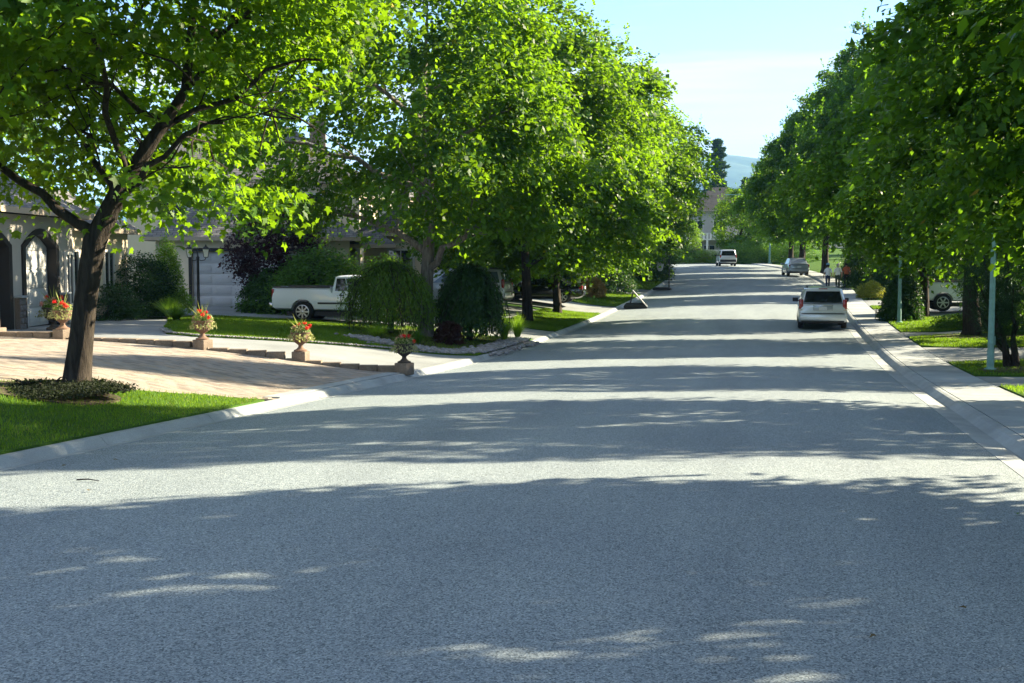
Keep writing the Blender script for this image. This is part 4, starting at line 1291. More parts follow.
for i, (x, y, rd, hh, lb) in enumerate([(11.8, 39, 2.4, 4.2, 'tall dark hedge shrub beyond the striped lawn'),  (12.6, 54.5, 2.3, 4.0, 'tall dark hedge shrub near the truck driveway'),
    (14.5, 65.5, 2.2, 3.6, 'hedge shrub behind the parked white truck'), (9.5, 79.5, 2.4, 4.0, 'tall hedge shrub past the yellow bush'), (8.5, 92, 2.4, 4.0, 'tall hedge shrub past the walkers'), (7.2, 103, 2.4, 4, 'tall hedge shrub beside the grey coupe'), (10.6, 33, 2.2, 4.6, 'tall dark hedge shrub behind the juniper'), (8.6, 49.6, 1.25, 4.6, 'tall dark shrub between the juniper and the mulched maple')]):
    hedge_copy(i, (x, y), lb, rd, hh, 'shrub_deep')
# dark juniper with leaning stems
def make_juniper(loc):
    pr = random.Random(5); r = np.random.default_rng(5)
    root = empty('juniper', (loc[0], loc[1], gz(*loc)+.04))
    ends = []
    for k in range(7):
        a = math.pi*(.55+.9*k/6); ln = pr.uniform(1.3, 2.2)
        e = Vector((math.cos(a)*ln*.75, math.sin(a)*ln*.3, pr.uniform(1.9, 3.4)))
        mb = MB(); pts = arc((pr.uniform(-.15, .15), pr.uniform(-.15, .15), -.1), e, -.25, 8, .08, pr)
        mb.tube(pts, [.085, .075, .065, .055, .045, .035, .025, .012], 7)
        mb.build('stem', M['bark'], root, 60)
        ends += pts[3:]
        for q in range(5):
            s = pts[pr.randrange(3, 8)]
            ends.append(s+Vector((pr.uniform(-.6, .6), pr.uniform(-.6, .6), pr.uniform(.1, .8))))
    E = np.array([p[:] for p in ends]); n = len(E); per = 260
    cl = np.repeat(np.arange(n), per)
    d = rand_dirs(r, len(cl)); C = E[cl]+d*r.uniform(.05, .42, (len(cl), 1))*np.array([1, 1, .8])
    tag(link('foliage', leaf_mesh('foliage', C, rand_dirs(r, len(cl)), d+np.array([0, 0, .3]), r.uniform(.08, .18, len(cl)), 'needle', np.clip(r.normal(.4, .2, len(cl)), 0, .95)), M['needle'], root), None, None, None, 'stuff')
    tag(root, 'dark multi stemmed juniper leaning behind the near green pole', 'shrub')
make_juniper((5.8, 32.8))
# end of the street
end_sh = [(-16.5, 138, 2.0, 2.2, 'shrub_lime', 'lime green shrub at the foot of the end bank'), (-12.8, 147, 2.6, 2.4, 'shrub', 'green shrub on the end bank before the wing'), (-9.4, 150, 2.0, 1.7, 'shrub_lime', 'pale shrub behind the far silver van'),
    (-5.4, 148, 2.6, 2.6, 'shrub', 'green shrub right of the far silver van'), (-2.0, 150, 2.4, 2.2, 'shrub_lime', 'light shrub at the far street light'), (-2.6, 156, 3.0, 5.0, 'shrub', 'tall shrub before the balcony columns'), (-15.2, 152, 2.6, 4.0, 'shrub_deep', 'dark shrub below the white wing'), (1.2, 147, 2.4, 3.0, 'shrub', 'shrub past the far street light'), (-11.5, 154, 2.4, 2.0, 'barberry', 'dark red shrub on the end bank')]
for i, (x, y, rd, hh, mt, lb) in enumerate(end_sh):
    hedge_copy(i, (x, y), lb, rd, hh, mt, 'bank_shrub')
tD = make_tree('broadleaf_tree', (-5.4, 153.5), 71, 10.0, 1.5, 3.1, 130, 90, .28, 'low', 'leaf', 'bark', tr=.2, shoots=20, spray=(.5, .14))
tag(tD, 'round green tree before the dark roof of the end house', 'tree'); kids_now(tD)
for i, (x, y, k, lb) in enumerate([(2.5, 172, 1.1, 'broadleaf tree beside the end house'), (8, 158, 1.2, 'broadleaf tree right of the end house'), (-12.6, 159, .6, 'small broadleaf tree before the white balcony'), (-24, 165, 1.2, 'broadleaf tree left of the end house'), (-32, 180, 1.3, 'second broadleaf tree left of the end house'), (16, 185, 1.3, 'broadleaf tree behind the footpath side row'), (-20, 205, 1.1, 'broadleaf tree behind the white wing'), (-37, 44, 1.25, 'broadleaf tree behind the arched garages'), (-42, 54, 1.4, 'tall broadleaf tree behind the arched garages'), (-33, 66, 1.2, 'broadleaf tree behind the shingle roof'), (-47, 40, 1.3, 'broadleaf tree far behind the arched garages')]):
    place_copy(tD, (x, y), lb, 'broadleaf trees at the street end', i*1.3, k)
    
def make_conifer(loc, h, seed, label, base=.12, rad=.17, sparse=1.0):
    r = np.random.default_rng(seed); pr = random.Random(seed)
    root = empty('pine_tree', (loc[0], loc[1], gz(*loc)))
    tk = MB(); tk.tube([(0, 0, -.5), (.1, 0, h*.4), (0, .1, h*.98)], [h*.018, h*.012, .03], 8); tk.build('trunk', M['bark'], root, 60)
    Cs = []; Ds = []
    br = MB()
    z = h*base
    while z < h*.99:
        f = (z/h-base)/(1-base); Lm = h*rad*(1-f)**.75*(.55 if f < .08 else 1)+.25
        for k in range(pr.randrange(4, 7)):
            a = pr.uniform(0, 6.28); L = Lm*pr.uniform(.5, 1.15)
            e = Vector((math.cos(a)*L, math.sin(a)*L, z+L*pr.uniform(-.05, .25)))
            br.tube([(0, 0, z), e*.5+Vector((0, 0, z*.5-.05)), e], [.05, .035, .01], 4)
            m = int(60*sparse*max(.3, L/Lm))
            t = r.uniform(.25, 1, m)
            base_ = np.array([0, 0, z])+t[:, None]*(np.array(e)-np.array([0, 0, z]))
            d = rand_dirs(r, m)
            Cs.append(base_+d*np.array([.35, .35, .22])*(h/16)); Ds.append(d+np.array([math.cos(a), math.sin(a), .6]))
        z += h*.035*pr.uniform(.7, 1.3)
    tag(br.build('branches', M['bark'], root), None, None, None, 'stuff')
    C = np.concatenate(Cs); D = np.concatenate(Ds)
    tag(link('foliage', leaf_mesh('foliage', C, rand_dirs(r, len(C)), D, r.uniform(.5, 1.0, len(C))*h/20, 'oval', np.clip(r.normal(.4, .2, len(C)), 0, .95)), M['needle'], root), None, None, None, 'stuff')
    tag(root, label, 'tree', 'pines behind the end house')
    return kids_now(root)
make_conifer((-13.6, 250), 21.0, 1, 'tallest ragged pine behind the dark roof')
make_conifer((-8.4, 262), 13.5, 2, 'middle pine behind the dark roof', .1, .2)
make_conifer((1.0, 258), 13.8, 3, 'pine above the end house, beside the footpath side maples', .1, .22)
make_conifer((-21.0, 262), 14.0, 4, 'pine left of the tallest ragged pine', .1, .2)
make_conifer((-18.0, 285), 13.0, 5, 'small pine between the tall pine and its neighbour', .1, .2)
make_conifer((7.5, 290), 15.0, 6, 'pine hidden low beside the footpath side maples', .1, .2)
make_conifer((-40, 270), 15.0, 7, 'pine behind the garage side maples', .1, .2)

# hills
def hills():
    n = 160; m = 14
    V = []
    xs = np.linspace(-4300, 4300, n)
    ridge = 225+60*np.sin(xs/620.+2.6)+28*np.sin(xs/230.+2)+10*np.sin(xs/83.)+6*np.sin(xs/37.)
    for j in range(m):
        t = j/(m-1)
        for i in range(n):
            und = 22*math.sin(xs[i]/150.+j*1.1)*math.sin(math.pi*t)
            z = -12+(ridge[i]+20)*math.sin(t*math.pi/2)**1.2+und if j < m else 0
            V.append((xs[i], 2700+t*900+60*math.sin(xs[i]/300.+j), z))
    idx = (np.arange(m-1)[:, None]*n+np.arange(n-1)[None, :]).ravel()
    o = link('hills', raw_mesh('hills', np.array(V), np.stack([idx, idx+1, idx+n+1, idx+n], 1)), M['hill'], None, True)
    tag(o, 'distant forested blue hills', None, None, 'structure')
hills()
# ------------------------------------------------------------------ vehicles
def boolean_cut(ob, cutters):
    for c in cutters:
        md = ob.modifiers.new('cut', 'BOOLEAN'); md.operation = 'DIFFERENCE'; md.object = c; md.solver = 'EXACT'
    bpy.context.view_layer.update()
    dg = bpy.context.evaluated_depsgraph_get()
    me = bpy.data.meshes.new_from_object(ob.evaluated_get(dg))
    ob.modifiers.clear()
    ob.data = me
    me.polygons.foreach_set('use_smooth', np.ones(len(me.polygons), bool))
    me.set_sharp_from_angle(angle=R(32))
    for c in cutters:
        bpy.data.objects.remove(c)
def body_ring(x, zb, zt, w, crown=.03):
    half = [(.78, zb), (.95, zb+.05), (.99, zb+.16*(zt-zb)+.06), (1.0, zb+.45*(zt-zb)), (.992, zb+.72*(zt-zb)), (.965, zt-.07), (.91, zt-.02), (.55, zt+crown*.7)]
    L = [(x, w*a, z) for a, z in half]; Rr = [(x, -w*a, z) for a, z in half[::-1]]
    return L+[(x, 0, zt+crown)]+Rr
def add_wheel(root, x, y, r, w=.22, spokes=5, side=1):
    mb = MB()
    ww = w/2
    mb.lathe([(r*.60, -ww), (r*.90, -ww), (r*.975, -ww*.82), (r, -ww*.5), (r, ww*.5), (r*.975, ww*.82), (r*.90, ww), (r*.60, ww)], 28, (0, 0, 0), 0, 'Y')
    o = mb.build('wheel', M['rubber'], root, 30)
    o.location = (x, y, r)
    rm = MB()
    yo = side*(ww+.004)
    rm.lathe([(r*.52, yo-side*.06), (r*.64, yo-side*.05), (r*.66, yo), (r*.60, yo+side*.004), (r*.57, yo-side*.035)], 24, (0, 0, 0), 0, 'Y')
    for k in range(spokes):
        a = 2*math.pi*k/spokes
        Mx = Matrix.Rotation(a, 3, 'Y')
        c = Mx @ Vector((r*.32, 0, 0))
        rm.box((c.x, yo-side*.015, c.z), (r*.58, .03, r*.15), M=Mx)
    rm.lathe([(r*.14, yo-side*.03), (r*.14, yo+side*.004), (r*.08, yo+side*.012)], 12, (0, 0, 0), 0, 'Y')
    rm.build('rim', M['alloy'], o, 30)
    dk = MB(); dk.lathe([(r*.55, yo-side*.075), (r*.55, yo-side*.07), (r*.1, yo-side*.07)], 20, (0, 0, 0), 0, 'Y'); dk.build('brake_disc', M['black_plastic'], o)
def quad_panel(q, u0, u1, v0, v1, t=.012, out=.006):
    """panel on the bilinear quad q (a,b,c,d counter-clockwise seen from outside), inset by u,v"""
    a, b, c, d = [Vector(p) for p in q]
    def P(u, v): return (a.lerp(b, u)).lerp(d.lerp(c, u), v)
    n = (b-a).cross(d-a).normalized()
    pts = [P(u0, v0), P(u1, v0), P(u1, v1), P(u0, v1)]
    mb = MB()
    base = [p-n*t for p in pts]; top = [p+n*out for p in pts]
    mb.loft([base, top]); return mb
def make_car(name, loc, rz, label, cat, S):
    root = empty(name, (loc[0], loc[1], loc[2] if len(loc) > 2 else gz(*loc)), rz)
    tag(root, label, cat)
    L, W, paint, r = S['L'], S['W'], M[S['paint']], S['r']
    w = W/2
    mb = MB(); mb.loft([body_ring(x*L, zb, zt, w*k) for x, zb, zt, k in S['st']])
    body = mb.build('body', paint, root, 32)
    cut = []
    for x in S['axles']:
        for s in (-1, 1):
            c = MB(); c.lathe([(r*1.17, s*(w-.30)), (r*1.17, s*(w+.2))], 28, (x, 0, r*1.02), 0, 'Y')
            co = c.build('cutter', None); cut.append(co)
    if 'bed' in S:
        x0, x1, zf, zt = S['bed']
        c = MB(); c.box(((x0+x1)/2, 0, (zf+zt+.4)/2), (x1-x0, W-.22, zt+.4-zf)); cut.append(c.build('cutter', None))
    pl = root.location.copy(); pr_ = root.rotation_euler.copy()
    root.location = (0, 0, 0); root.rotation_euler = (0, 0, 0)
    boolean_cut(body, cut)
    root.location = pl; root.rotation_euler = pr_
    if 'bed' in S:
        x0, x1, zf, zt = S['bed']
        b = MB(); b.box(((x0+x1)/2, 0, zf+.012), (x1-x0-.01, W-.24, .015)); b.build('bed_floor', M['black_plastic'], root)
        for s in (-1, 1):
            b = MB(); b.box(((x0+x1)/2, s*(w-.085), zt+.012), (x1-x0+.06, .13, .05)); b.build('bed_rail', M['black_plastic'], root, bevel=.01)
    # wheel wells
    for x in S['axles']:
        for s in (-1, 1):
            add_wheel(root, x, s*(w-.12), r, .22, S.get('spokes', 5), s)
    # greenhouse: base ring and roof ring
    xb0, xb1, zbelt, wb, xr0, xr1, zr, wr = S['gh']
    def rr(x0, x1, hw, z, c=.10):
        return [(x0+c, -hw, z), (x1-c, -hw, z), (x1, -hw+c, z), (x1, hw-c, z), (x1-c, hw, z), (x0+c, hw, z), (x0, hw-c, z), (x0, -hw+c, z)]
    g = MB()
    g.loft([rr(xb0, xb1, wb, zbelt-.05, .06), rr(xb0, xb1, wb, zbelt, .06), rr(xr0, xr1, wr, zr, .08), rr(xr0+.07, xr1-.10, wr-.07, zr+.035, .1), rr(xr0+.3, xr1-.35, wr-.25, zr+.06, .12)])
    cab = g.build('cabin', paint, root, 35)
    gm = M[S.get('glass', 'car_glass')]
    A = (xb0, -wb, zbelt); B = (xb1, -wb, zbelt); C_ = (xb1, wb, zbelt); D = (xb0, wb, zbelt)
    E_ = (xr0, -wr, zr); F_ = (xr1, -wr, zr); G_ = (xr1, wr, zr); H_ = (xr0, wr, zr)
    quad_panel((B, C_, G_, F_), .07, .93, .06, .93).build('windscreen', gm, root)
    quad_panel((D, A, E_, H_), *S.get('rw', (.09, .91, .12, .88))).build('rear_window', gm, root)
    for q, fl in (((A, B, F_, E_), 0), ((C_, D, H_, G_), 1)):
        for u0, u1 in S['side']:
            if fl: u0, u1 = 1-u1, 1-u0
            quad_panel(q, u0, u1, .10, .90).build('side_window', gm, root)
    for (nm, mt, c, s, bv) in S['bits']:
        for sd in ((-1, 1) if c[1] != 0 else (1,)):
            b = MB(); b.box((c[0], c[1]*sd, c[2]), s)
            b.build(nm, M[mt], root, bevel=bv)
    for sd in (-1, 1):
        m_ = MB(); mx, my, mz = S['mirror']
        m_.box((mx, sd*(my+.14), mz), (.12, .24, .17)); m_.box((mx+.03, sd*(my-.01), mz-.05), (.05, .12, .05))
        m_.build('wing_mirror', M[S.get('mirror_mat', 'black_plastic')], root, bevel=.03)
    un = MB(); un.box((0, 0, .30), (L*.82, W*.72, .16)); un.build('underbody', M['black_plastic'], root)
    return root
VAN = dict(L=5.0, W=1.98, paint='silver', r=.34, axles=(-1.5, 1.55),
    st=[(-.5, .36, .92, .90), (-.492, .30, 1.0, .955), (-.47, .26, 1.03, .985), (-.3, .22, 1.03, 1.0), (.1, .22, 1.03, 1.0), (.3, .22, 1.02, .995), (.40, .24, .92, .965), (.47, .28, .80, .90), (.5, .36, .66, .80)],
    gh=(-2.44, 1.62, 1.0, .935, -2.22, .62, 1.64, .755), rw=(.075, .925, .13, .86), side=[(.035, .26), (.285, .56), (.585, .83)],
    bits=[('bumper', 'silver', (-2.47, 0, .50), (.16, 1.86, .30), .06), ('lower_bumper', 'black_plastic', (-2.44, 0, .315), (.12, 1.7, .10), .02),  # black plastic strip along the bottom of the bumper
        ('tail_light', 'tail', (-2.425, .865, 1.03), (.14, .17, .40), .03), ('plate_recess', 'silver_blue', (-2.502, 0, .875), (.012, .78, .2), .004), ('number_plate', 'plate', (-2.513, 0, .86), (.012, .32, .15), 0), ('plate_trim', 'chrome', (-2.508, 0, .99), (.02, .80, .03), .008), ('bumper_step', 'black_plastic', (-2.535, 0, .655), (.05, 1.7, .018), 0), ('rear_lamp', 'amber', (-2.447, .872, .80), (.12, .14, .07), .02), ('window_trim', 'black_plastic', (-2.445, 0, 1.055), (.03, 1.55, .03), 0),
        ('high_brake_light', 'tail', (-2.20, 0, 1.655), (.05, .34, .035), .008), ('roof_rail', 'black_plastic', (-.75, .62, 1.725), (2.5, .045, .05), .01), ('headlight', 'amber', (2.32, .66, .70), (.2, .36, .16), .04),
        ('wiper', 'black_plastic', (-2.425, .12, 1.12), (.02, .5, .02), 0), ('gate_seam', 'black_plastic', (-2.495, 0, .665), (.012, 1.5, .012), 0)],
    mirror=(1.12, .93, 1.10))
SUV = dict(VAN, L=4.6, W=1.86, paint='silver', gh=(-2.24, 1.35, 1.05, .89, -2.06, .45, 1.72, .74), axles=(-1.35, 1.4), r=.37,
    st=[(x, zb+.10, zt+.06, k) for x, zb, zt, k in VAN['st']],
    bits=[('bumper', 'black_plastic', (-2.28, 0, .58), (.16, 1.74, .26), .05), ('tail_light', 'tail', (-2.235, .82, 1.06), (.12, .14, .36), .03), ('number_plate', 'plate', (-2.322, 0, .88), (.02, .32, .16), 0), ('roof_rail', 'black_plastic', (-.7, .6, 1.80), (2.1, .045, .05), .01), ('headlight', 'amber', (2.12, .62, .78), (.2, .36, .16), .04)],
    mirror=(.95, .88, 1.16))
VAN2 = dict(VAN, glass='car_glass_clear')
SEDAN = dict(L=4.75, W=1.80, paint='black_paint', r=.325, axles=(-1.38, 1.42),
    st=[(-.5, .40, .90, .84), (-.49, .32, .96, .92), (-.45, .26, .98, .97), (-.28, .22, .97, 1.0), (-.05, .2, .94, 1.0), (.15, .2, .92, 1.0), (.32, .22, .88, .985), (.42, .24, .80, .94), (.48, .28, .70, .86), (.5, .36, .62, .78)],
    gh=(-1.72, 1.12, .93, .82, -.98, .30, 1.38, .60), rw=(.08, .92, .08, .92), side=[(.12, .44), (.47, .80)],
    bits=[('bumper', 'black_paint', (-2.35, 0, .52), (.14, 1.66, .26), .05), ('tail_light', 'tail', (-2.27, .74, .80), (.20, .26, .17), .03), ('number_plate', 'plate', (-2.387, 0, .78), (.02, .32, .14), 0), ('headlight', 'amber', (2.2, .6, .66), (.2, .34, .14), .04), ('door_handle', 'chrome', (-.55, .905, .80), (.18, .02, .03), 0), ('boot_trim', 'chrome', (-2.375, 0, .90), (.012, .7, .03), 0)],
    mirror=(.78, .84, .98), mirror_mat='black_paint')
COUPE = dict(SEDAN, L=4.2, W=1.76, paint='silver_blue',
    st=[(-.5, .40, .92, .84), (-.49, .32, 1.0, .92), (-.45, .26, 1.02, .97), (-.28, .22, .98, 1.0), (-.05, .2, .95, 1.0), (.15, .2, .93, 1.0), (.32, .22, .88, .985), (.42, .24, .80, .94), (.48, .28, .70, .86), (.5, .36, .62, .78)],
    gh=(-1.9, .98, .95, .80, -1.2, .15, 1.45, .62), axles=(-1.25, 1.28), glass='car_glass_clear', mirror_mat='silver_blue', mirror=(.62, .84, .98),
    bits=[('bumper', 'silver_blue', (-2.08, 0, .50), (.14, 1.62, .26), .05), ('lower_bumper', 'black_plastic', (-2.05, 0, .33), (.12, 1.5, .12), .02), ('tail_light', 'tail', (-2.0, .72, .86), (.18, .24, .18), .03), ('number_plate', 'plate', (-2.112, 0, .76), (.02, .32, .14), 0), ('headlight', 'amber', (1.95, .6, .66), (.2, .34, .14), .04)])
PICKUP = dict(L=5.1, W=1.76, paint='white_paint', r=.375, axles=(-1.42, 1.62), spokes=8,
    st=[(-.5, .56, 1.20, .955), (-.497, .50, 1.225, .985), (-.485, .46, 1.23, .995), (-.2, .42, 1.23, 1.0), (-.085, .42, 1.23, 1.0), (-.07, .42, 1.10, 1.0), (.15, .40, 1.08, 1.0), (.25, .40, 1.06, 1.0), (.42, .42, 1.0, .98), (.48, .46, .92, .94), (.5, .52, .86, .90)],
    bed=(-2.46, -.46, .72, 1.23), gh=(-.36, 1.30, 1.06, .84, -.28, .72, 1.60, .66), side=[(.08, .36), (.39, .74)], rw=(.08, .92, .15, .88),
    bits=[('bumper', 'chrome', (-2.60, 0, .60), (.14, 1.72, .17), .03), ('bumper', 'chrome', (2.56, 0, .56), (.14, 1.72, .18), .03), ('tail_light', 'tail', (-2.505, .80, 1.02), (.10, .13, .30), .02), ('number_plate', 'plate', (-2.675, 0, .62), (.012, .30, .14), 0),
        ('headlight', 'amber', (2.5, .66, .80), (.12, .34, .16), .03), ('door_handle', 'black_plastic', (.02, .885, .96), (.16, .03, .04), 0), ('tailgate_handle', 'black_plastic', (-2.552, 0, 1.08), (.02, .22, .06), 0), ('side_moulding', 'black_plastic', (.1, .882, .68), (1.9, .014, .06), 0)],
    mirror=(1.02, .86, 1.16), mirror_mat='black_plastic')
BIGTRUCK = dict(PICKUP, L=5.9, W=2.0, r=.42, axles=(-1.70, 1.95), spokes=6,
    st=[(x, zb+.06, zt+.17, k) for x, zb, zt, k in PICKUP['st']], bed=(-2.86, -.52, .80, 1.40), gh=(-.42, 1.55, 1.22, .95, -.34, .85, 1.82, .76),
    bits=[('bumper', 'chrome', (-2.99, 0, .68), (.14, 1.92, .18), .03), ('bumper', 'chrome', (2.95, 0, .62), (.14, 1.92, .2), .03), ('tail_light', 'tail', (-2.905, .92, 1.14), (.10, .14, .34), .02), ('number_plate', 'plate', (-3.067, 0, .70), (.012, .30, .14), 0),
        ('headlight', 'amber', (2.9, .74, .92), (.12, .36, .2), .03), ('door_handle', 'chrome', (.0, 1.005, 1.10), (.16, .03, .04), 0)], mirror=(1.22, .98, 1.34))
make_car('minivan', (1.55, 53.05, gz(1.55, 53.05)+.03), math.pi/2, 'silver minivan parked at the kerb, seen from behind', 'minivan', VAN)
make_car('pickup_truck', (-15.15, 40.45, gz(-15.15, 40.45)+.02), R(3), 'small white pickup with black bed rails behind the lamp lawn', 'pickup', PICKUP)
make_car('sedan', (-12.3, 60.5, gz(-12.3, 60.5)+.02), math.pi+R(2), 'black sedan parked on a driveway behind two maple trunks', 'car', SEDAN)
make_car('minivan', (-14.8, 53.6, gz(-14.8, 53.6)+.02), math.pi, 'silver van on the driveway behind the dark weeping shrub', 'minivan', VAN2)
make_car('pickup_truck', (8.95, 60.9, gz(8.95, 60.9)+.02), R(4), 'large white pickup truck on the driveway behind the mulched maple', 'pickup', BIGTRUCK)
make_car('coupe', (.85, 104.6, gz(.85, 104.6)+.05), math.pi/2+.16, 'grey blue hatchback parked at the kerb beyond the walkers', 'car', COUPE)
make_car('off_roader', (-6.3, 133.8, gz(-6.3, 133.8)+.05), math.pi/2+.16, 'small far silver off-road car at the end of the street', 'car', SUV)

# ------------------------------------------------------------------ flower urns
def make_urn(loc, label, seed, dark=False, plinth=True, s=1.0):
    r = np.random.default_rng(seed); pr = random.Random(seed)
    root = empty('flower_urn', loc, pr.uniform(-.2, .2)+R(-8))
    root.scale = (s, s, s)
    z = 0
    if plinth:
        p = MB(); p.box((0, 0, .06), (.36, .36, .30)); p.build('plinth', M['wallstone'], root, bevel=.02)
        z = .205
    m = M['dark_urn'] if dark else M['terracotta']
    u = MB(); u.lathe([(.17, z), (.17, z+.035), (.11, z+.06), (.06, z+.11), (.055, z+.16), (.09, z+.185), (.15, z+.23), (.20, z+.33), (.215, z+.43), (.25, z+.46), (.255, z+.485), (.225, z+.485), (.2, z+.44), (.02, z+.43)], 22)
    ur = u.build('urn', m, root, 40)
    h = MB()
    for k in range(22):
        a = 6.283*k/22; h.box((.18*math.cos(a), .18*math.sin(a), z+.30), (.02, .03, .1), a)
    h.build('fluting', m, ur)
    top = z+.47
    n = 620
    d = rand_dirs(r, n); d[:, 2] = np.abs(d[:, 2])*.9-.25
    C = np.array([0, 0, top])+d*np.array([.36, .36, .30])*r.uniform(.5, 1.05, (n, 1)); C[:, 2] -= .12*(np.hypot(C[:, 0], C[:, 1]) > .25)
    tag(link('foliage', leaf_mesh('foliage', C, d+r.normal(size=(n, 3))*.5, d+np.array([0, 0, -.5]), r.uniform(.05, .09, n), 'oval', r.uniform(0, .95, n)), M['pale_leaf'], root), None, None, None, 'stuff')
    n = 160
    d = rand_dirs(r, n); d[:, 2] = np.abs(d[:, 2])
    C = np.array([0, 0, top])+d*np.array([.24, .24, .22])
    tag(link('foliage', leaf_mesh('foliage', C, d, d+r.normal(size=(n, 3))*.5, r.uniform(.05, .1, n), 'oval', r.uniform(0, .95, n)), M['shrub'], root), None, None, None, 'stuff')
    for k in range(pr.randrange(14, 18)):
        a = pr.uniform(0, 6.28); t = pr.uniform(.1, .8); L = pr.uniform(.35, .62)
        b = MB(); e = Vector((math.cos(a)*math.sin(t)*L, math.sin(a)*math.sin(t)*L, math.cos(t)*L))
        sd = Vector((-math.sin(a), math.cos(a), 0))*.012
        b.add([Vector((0, 0, top))-sd, Vector((0, 0, top))+sd, Vector((0, 0, top))+e*.6+sd*.8, Vector((0, 0, top))+e+Vector((0, 0, -.04)), Vector((0, 0, top))+e*.6-sd*.8], [(0, 1, 2, 4), (4, 2, 3)])
        me = b.mesh('spike'); at = me.attributes.new('tint', 'FLOAT', 'FACE'); at.data.foreach_set('value', np.full(len(me.polygons), pr.random()*.9, np.float32))
        link('spike', me, M['spike_leaf'], root)
    for k, (cx_, cz_, mt) in enumerate([(.19, .16, 'petal_red'), (.25, .10, 'petal_red'), (.12, .24, 'petal_red'), (-.16, .10, 'petal_pink'), (.0, .15, 'petal_pink'), (-.05, .2, 'petal_red')][:pr.randrange(4, 7)]):
        n = 46; d = rand_dirs(r, n)
        c0 = np.array([cx_+pr.uniform(-.06, .06), pr.uniform(-.22, .1), top+cz_+pr.uniform(-.03, .06)])
        C = c0+d*r.uniform(.02, .065, (n, 1))
        link('flower', leaf_mesh('flower', C, d, rand_dirs(r, n), r.uniform(.035, .06, n), 'oval', r.uniform(0, .95, n)), M[mt], root)
    tag(root, label, 'flower urn', 'flower urns along the low wall')
    return root
for (x, y, lb, dk, sd) in [(-8.75, 27.05, 'dark urn of red flowers at the street end of the low wall', True, 1), (-11.2, 26.65, 'terracotta urn with a tall red bloom, second from the street', False, 2), (-13.4, 26.0, 'terracotta urn of red flowers below the lamp post', False, 3), (-16.9, 25.7, 'tan urn of red flowers just left of the leaning maple trunk', False, 4)]:
    make_urn((x, y, gz(x, y)+.05), lb, sd, dk, True, .95)
make_urn((-19.6, 29.4, gz(-19.6, 29.4)+.03), 'dark urn with grassy plant standing by the garage pillar', 9, True, False, 1.25)
bs = empty('stone_pier', (-19.0, 25.6, gz(-19.0, 25.6)))
tag(bs, 'low stepped stone pier at the garage end of the wall', 'pier')
for k, (w_, h_) in enumerate(((.75, .2), (.55, .2))):
    b = MB(); b.box((0, 0, .1+k*.205), (w_, w_, h_)); b.build('block', M['wallstone'], bs, bevel=.02)

# ------------------------------------------------------------------ lamp post
lp = empty('lamp_post', (-20.1, 38.75, gz(-20.1, 38.75)+.03), YAW+R(12))
tag(lp, 'black lamp post with two lanterns on the lawn', 'lamp post')
b = MB(); b.lathe([(.12, -.1), (.12, .06), (.085, .12), (.075, .35), (.05, .42), (.045, 2.05), (.06, 2.08), (.06, 2.12), (.03, 2.16), (.025, 2.40), (.0, 2.48)], 14); b.build('post', M['black_metal'], lp, 40)
for sd in (-1, 1):
    b = MB(); b.tube([(0, 0, 2.05), (sd*.12, 0, 2.0), (sd*.24, 0, 2.03), (sd*.28, 0, 2.12)], .016, 6); b.build('arm', M['black_metal'], lp, 40)
    b = MB(); b.loft([[(sd*.28+a*.065, c*.065, 2.13) for a, c in ((-1, -1), (1, -1), (1, 1), (-1, 1))], [(sd*.28+a*.11, c*.11, 2.40) for a, c in ((-1, -1), (1, -1), (1, 1), (-1, 1))]])
    ln = b.build('lantern', M['lamp_glass'], lp)
    b = MB()
    for a, c in ((-1, -1), (1, -1), (1, 1), (-1, 1)): b.tube([(sd*.28+a*.066, c*.066, 2.12), (sd*.28+a*.112, c*.112, 2.41)], .009, 4)
    b.box((sd*.28, 0, 2.12), (.15, .15, .02)); b.build('frame', M['black_metal'], ln)
    b = MB(); b.loft([[(sd*.28+a*.14, c*.14, 2.41) for a, c in ((-1, -1), (1, -1), (1, 1), (-1, 1))], [(sd*.28+a*.05, c*.05, 2.50) for a, c in ((-1, -1), (1, -1), (1, 1), (-1, 1))]]); b.lathe([(.03, 2.50), (.03, 2.53), (.012, 2.57)], 8, (sd*.28, 0, 0)); b.build('cap', M['black_metal'], ln)

# ------------------------------------------------------------------ street lights
def street_light(loc, label, arm=2.0, h=7.6, rz=math.pi, r0=.078):
    root = empty('street_light', (loc[0], loc[1], gz(*loc)+.03), rz)
    b = MB(); b.lathe([(r0*1.9, -.1), (r0*1.9, .05), (r0*1.15, .08), (r0*1.1, .5), (r0, .55), (r0*.6, h)], 14); b.build('pole', M['green_pole'], root, 40)
    b = MB(); b.tube([(0, 0, h-.25), (arm*.3, 0, h+.25), (arm*.7, 0, h+.45), (arm, 0, h+.5)], [.05, .045, .04, .035], 8); b.build('arm', M['green_pole'], root, 40)
    b = MB(); b.loft([[(arm+x, y*.5, h+.5+z) for y, z in ((-.2, -.02), (.2, -.02), (.14, .08), (-.14, .08))] if i else [(arm+x, y*.3, h+.5+z*.6) for y, z in ((-.2, -.02), (.2, -.02), (.14, .08), (-.14, .08))] for i, x in ((0, -.05), (1, .2), (1, .55), (0, .7))])
    hd = b.build('lamp_head', M['green_pole'], root, 40)
    b = MB(); b.box((arm+.35, 0, h+.482), (.4, .16, .03)); b.build('lens', M['lamp_glass'], hd)
    d = MB(); d.box((-r0*1.1, 0, .75), (.02, .09, .22)); d.build('hatch', M['green_pole'], root)
    tag(root, label, 'street light', 'green street lights')
    return root
street_light((5.05, 31.77), 'pale green pole at the lawn edge in front of the dark juniper', 1.1, 5.8)
street_light((4.85, 54.1), 'pale green pole beside the mottled shrub', 1.1, 5.8)
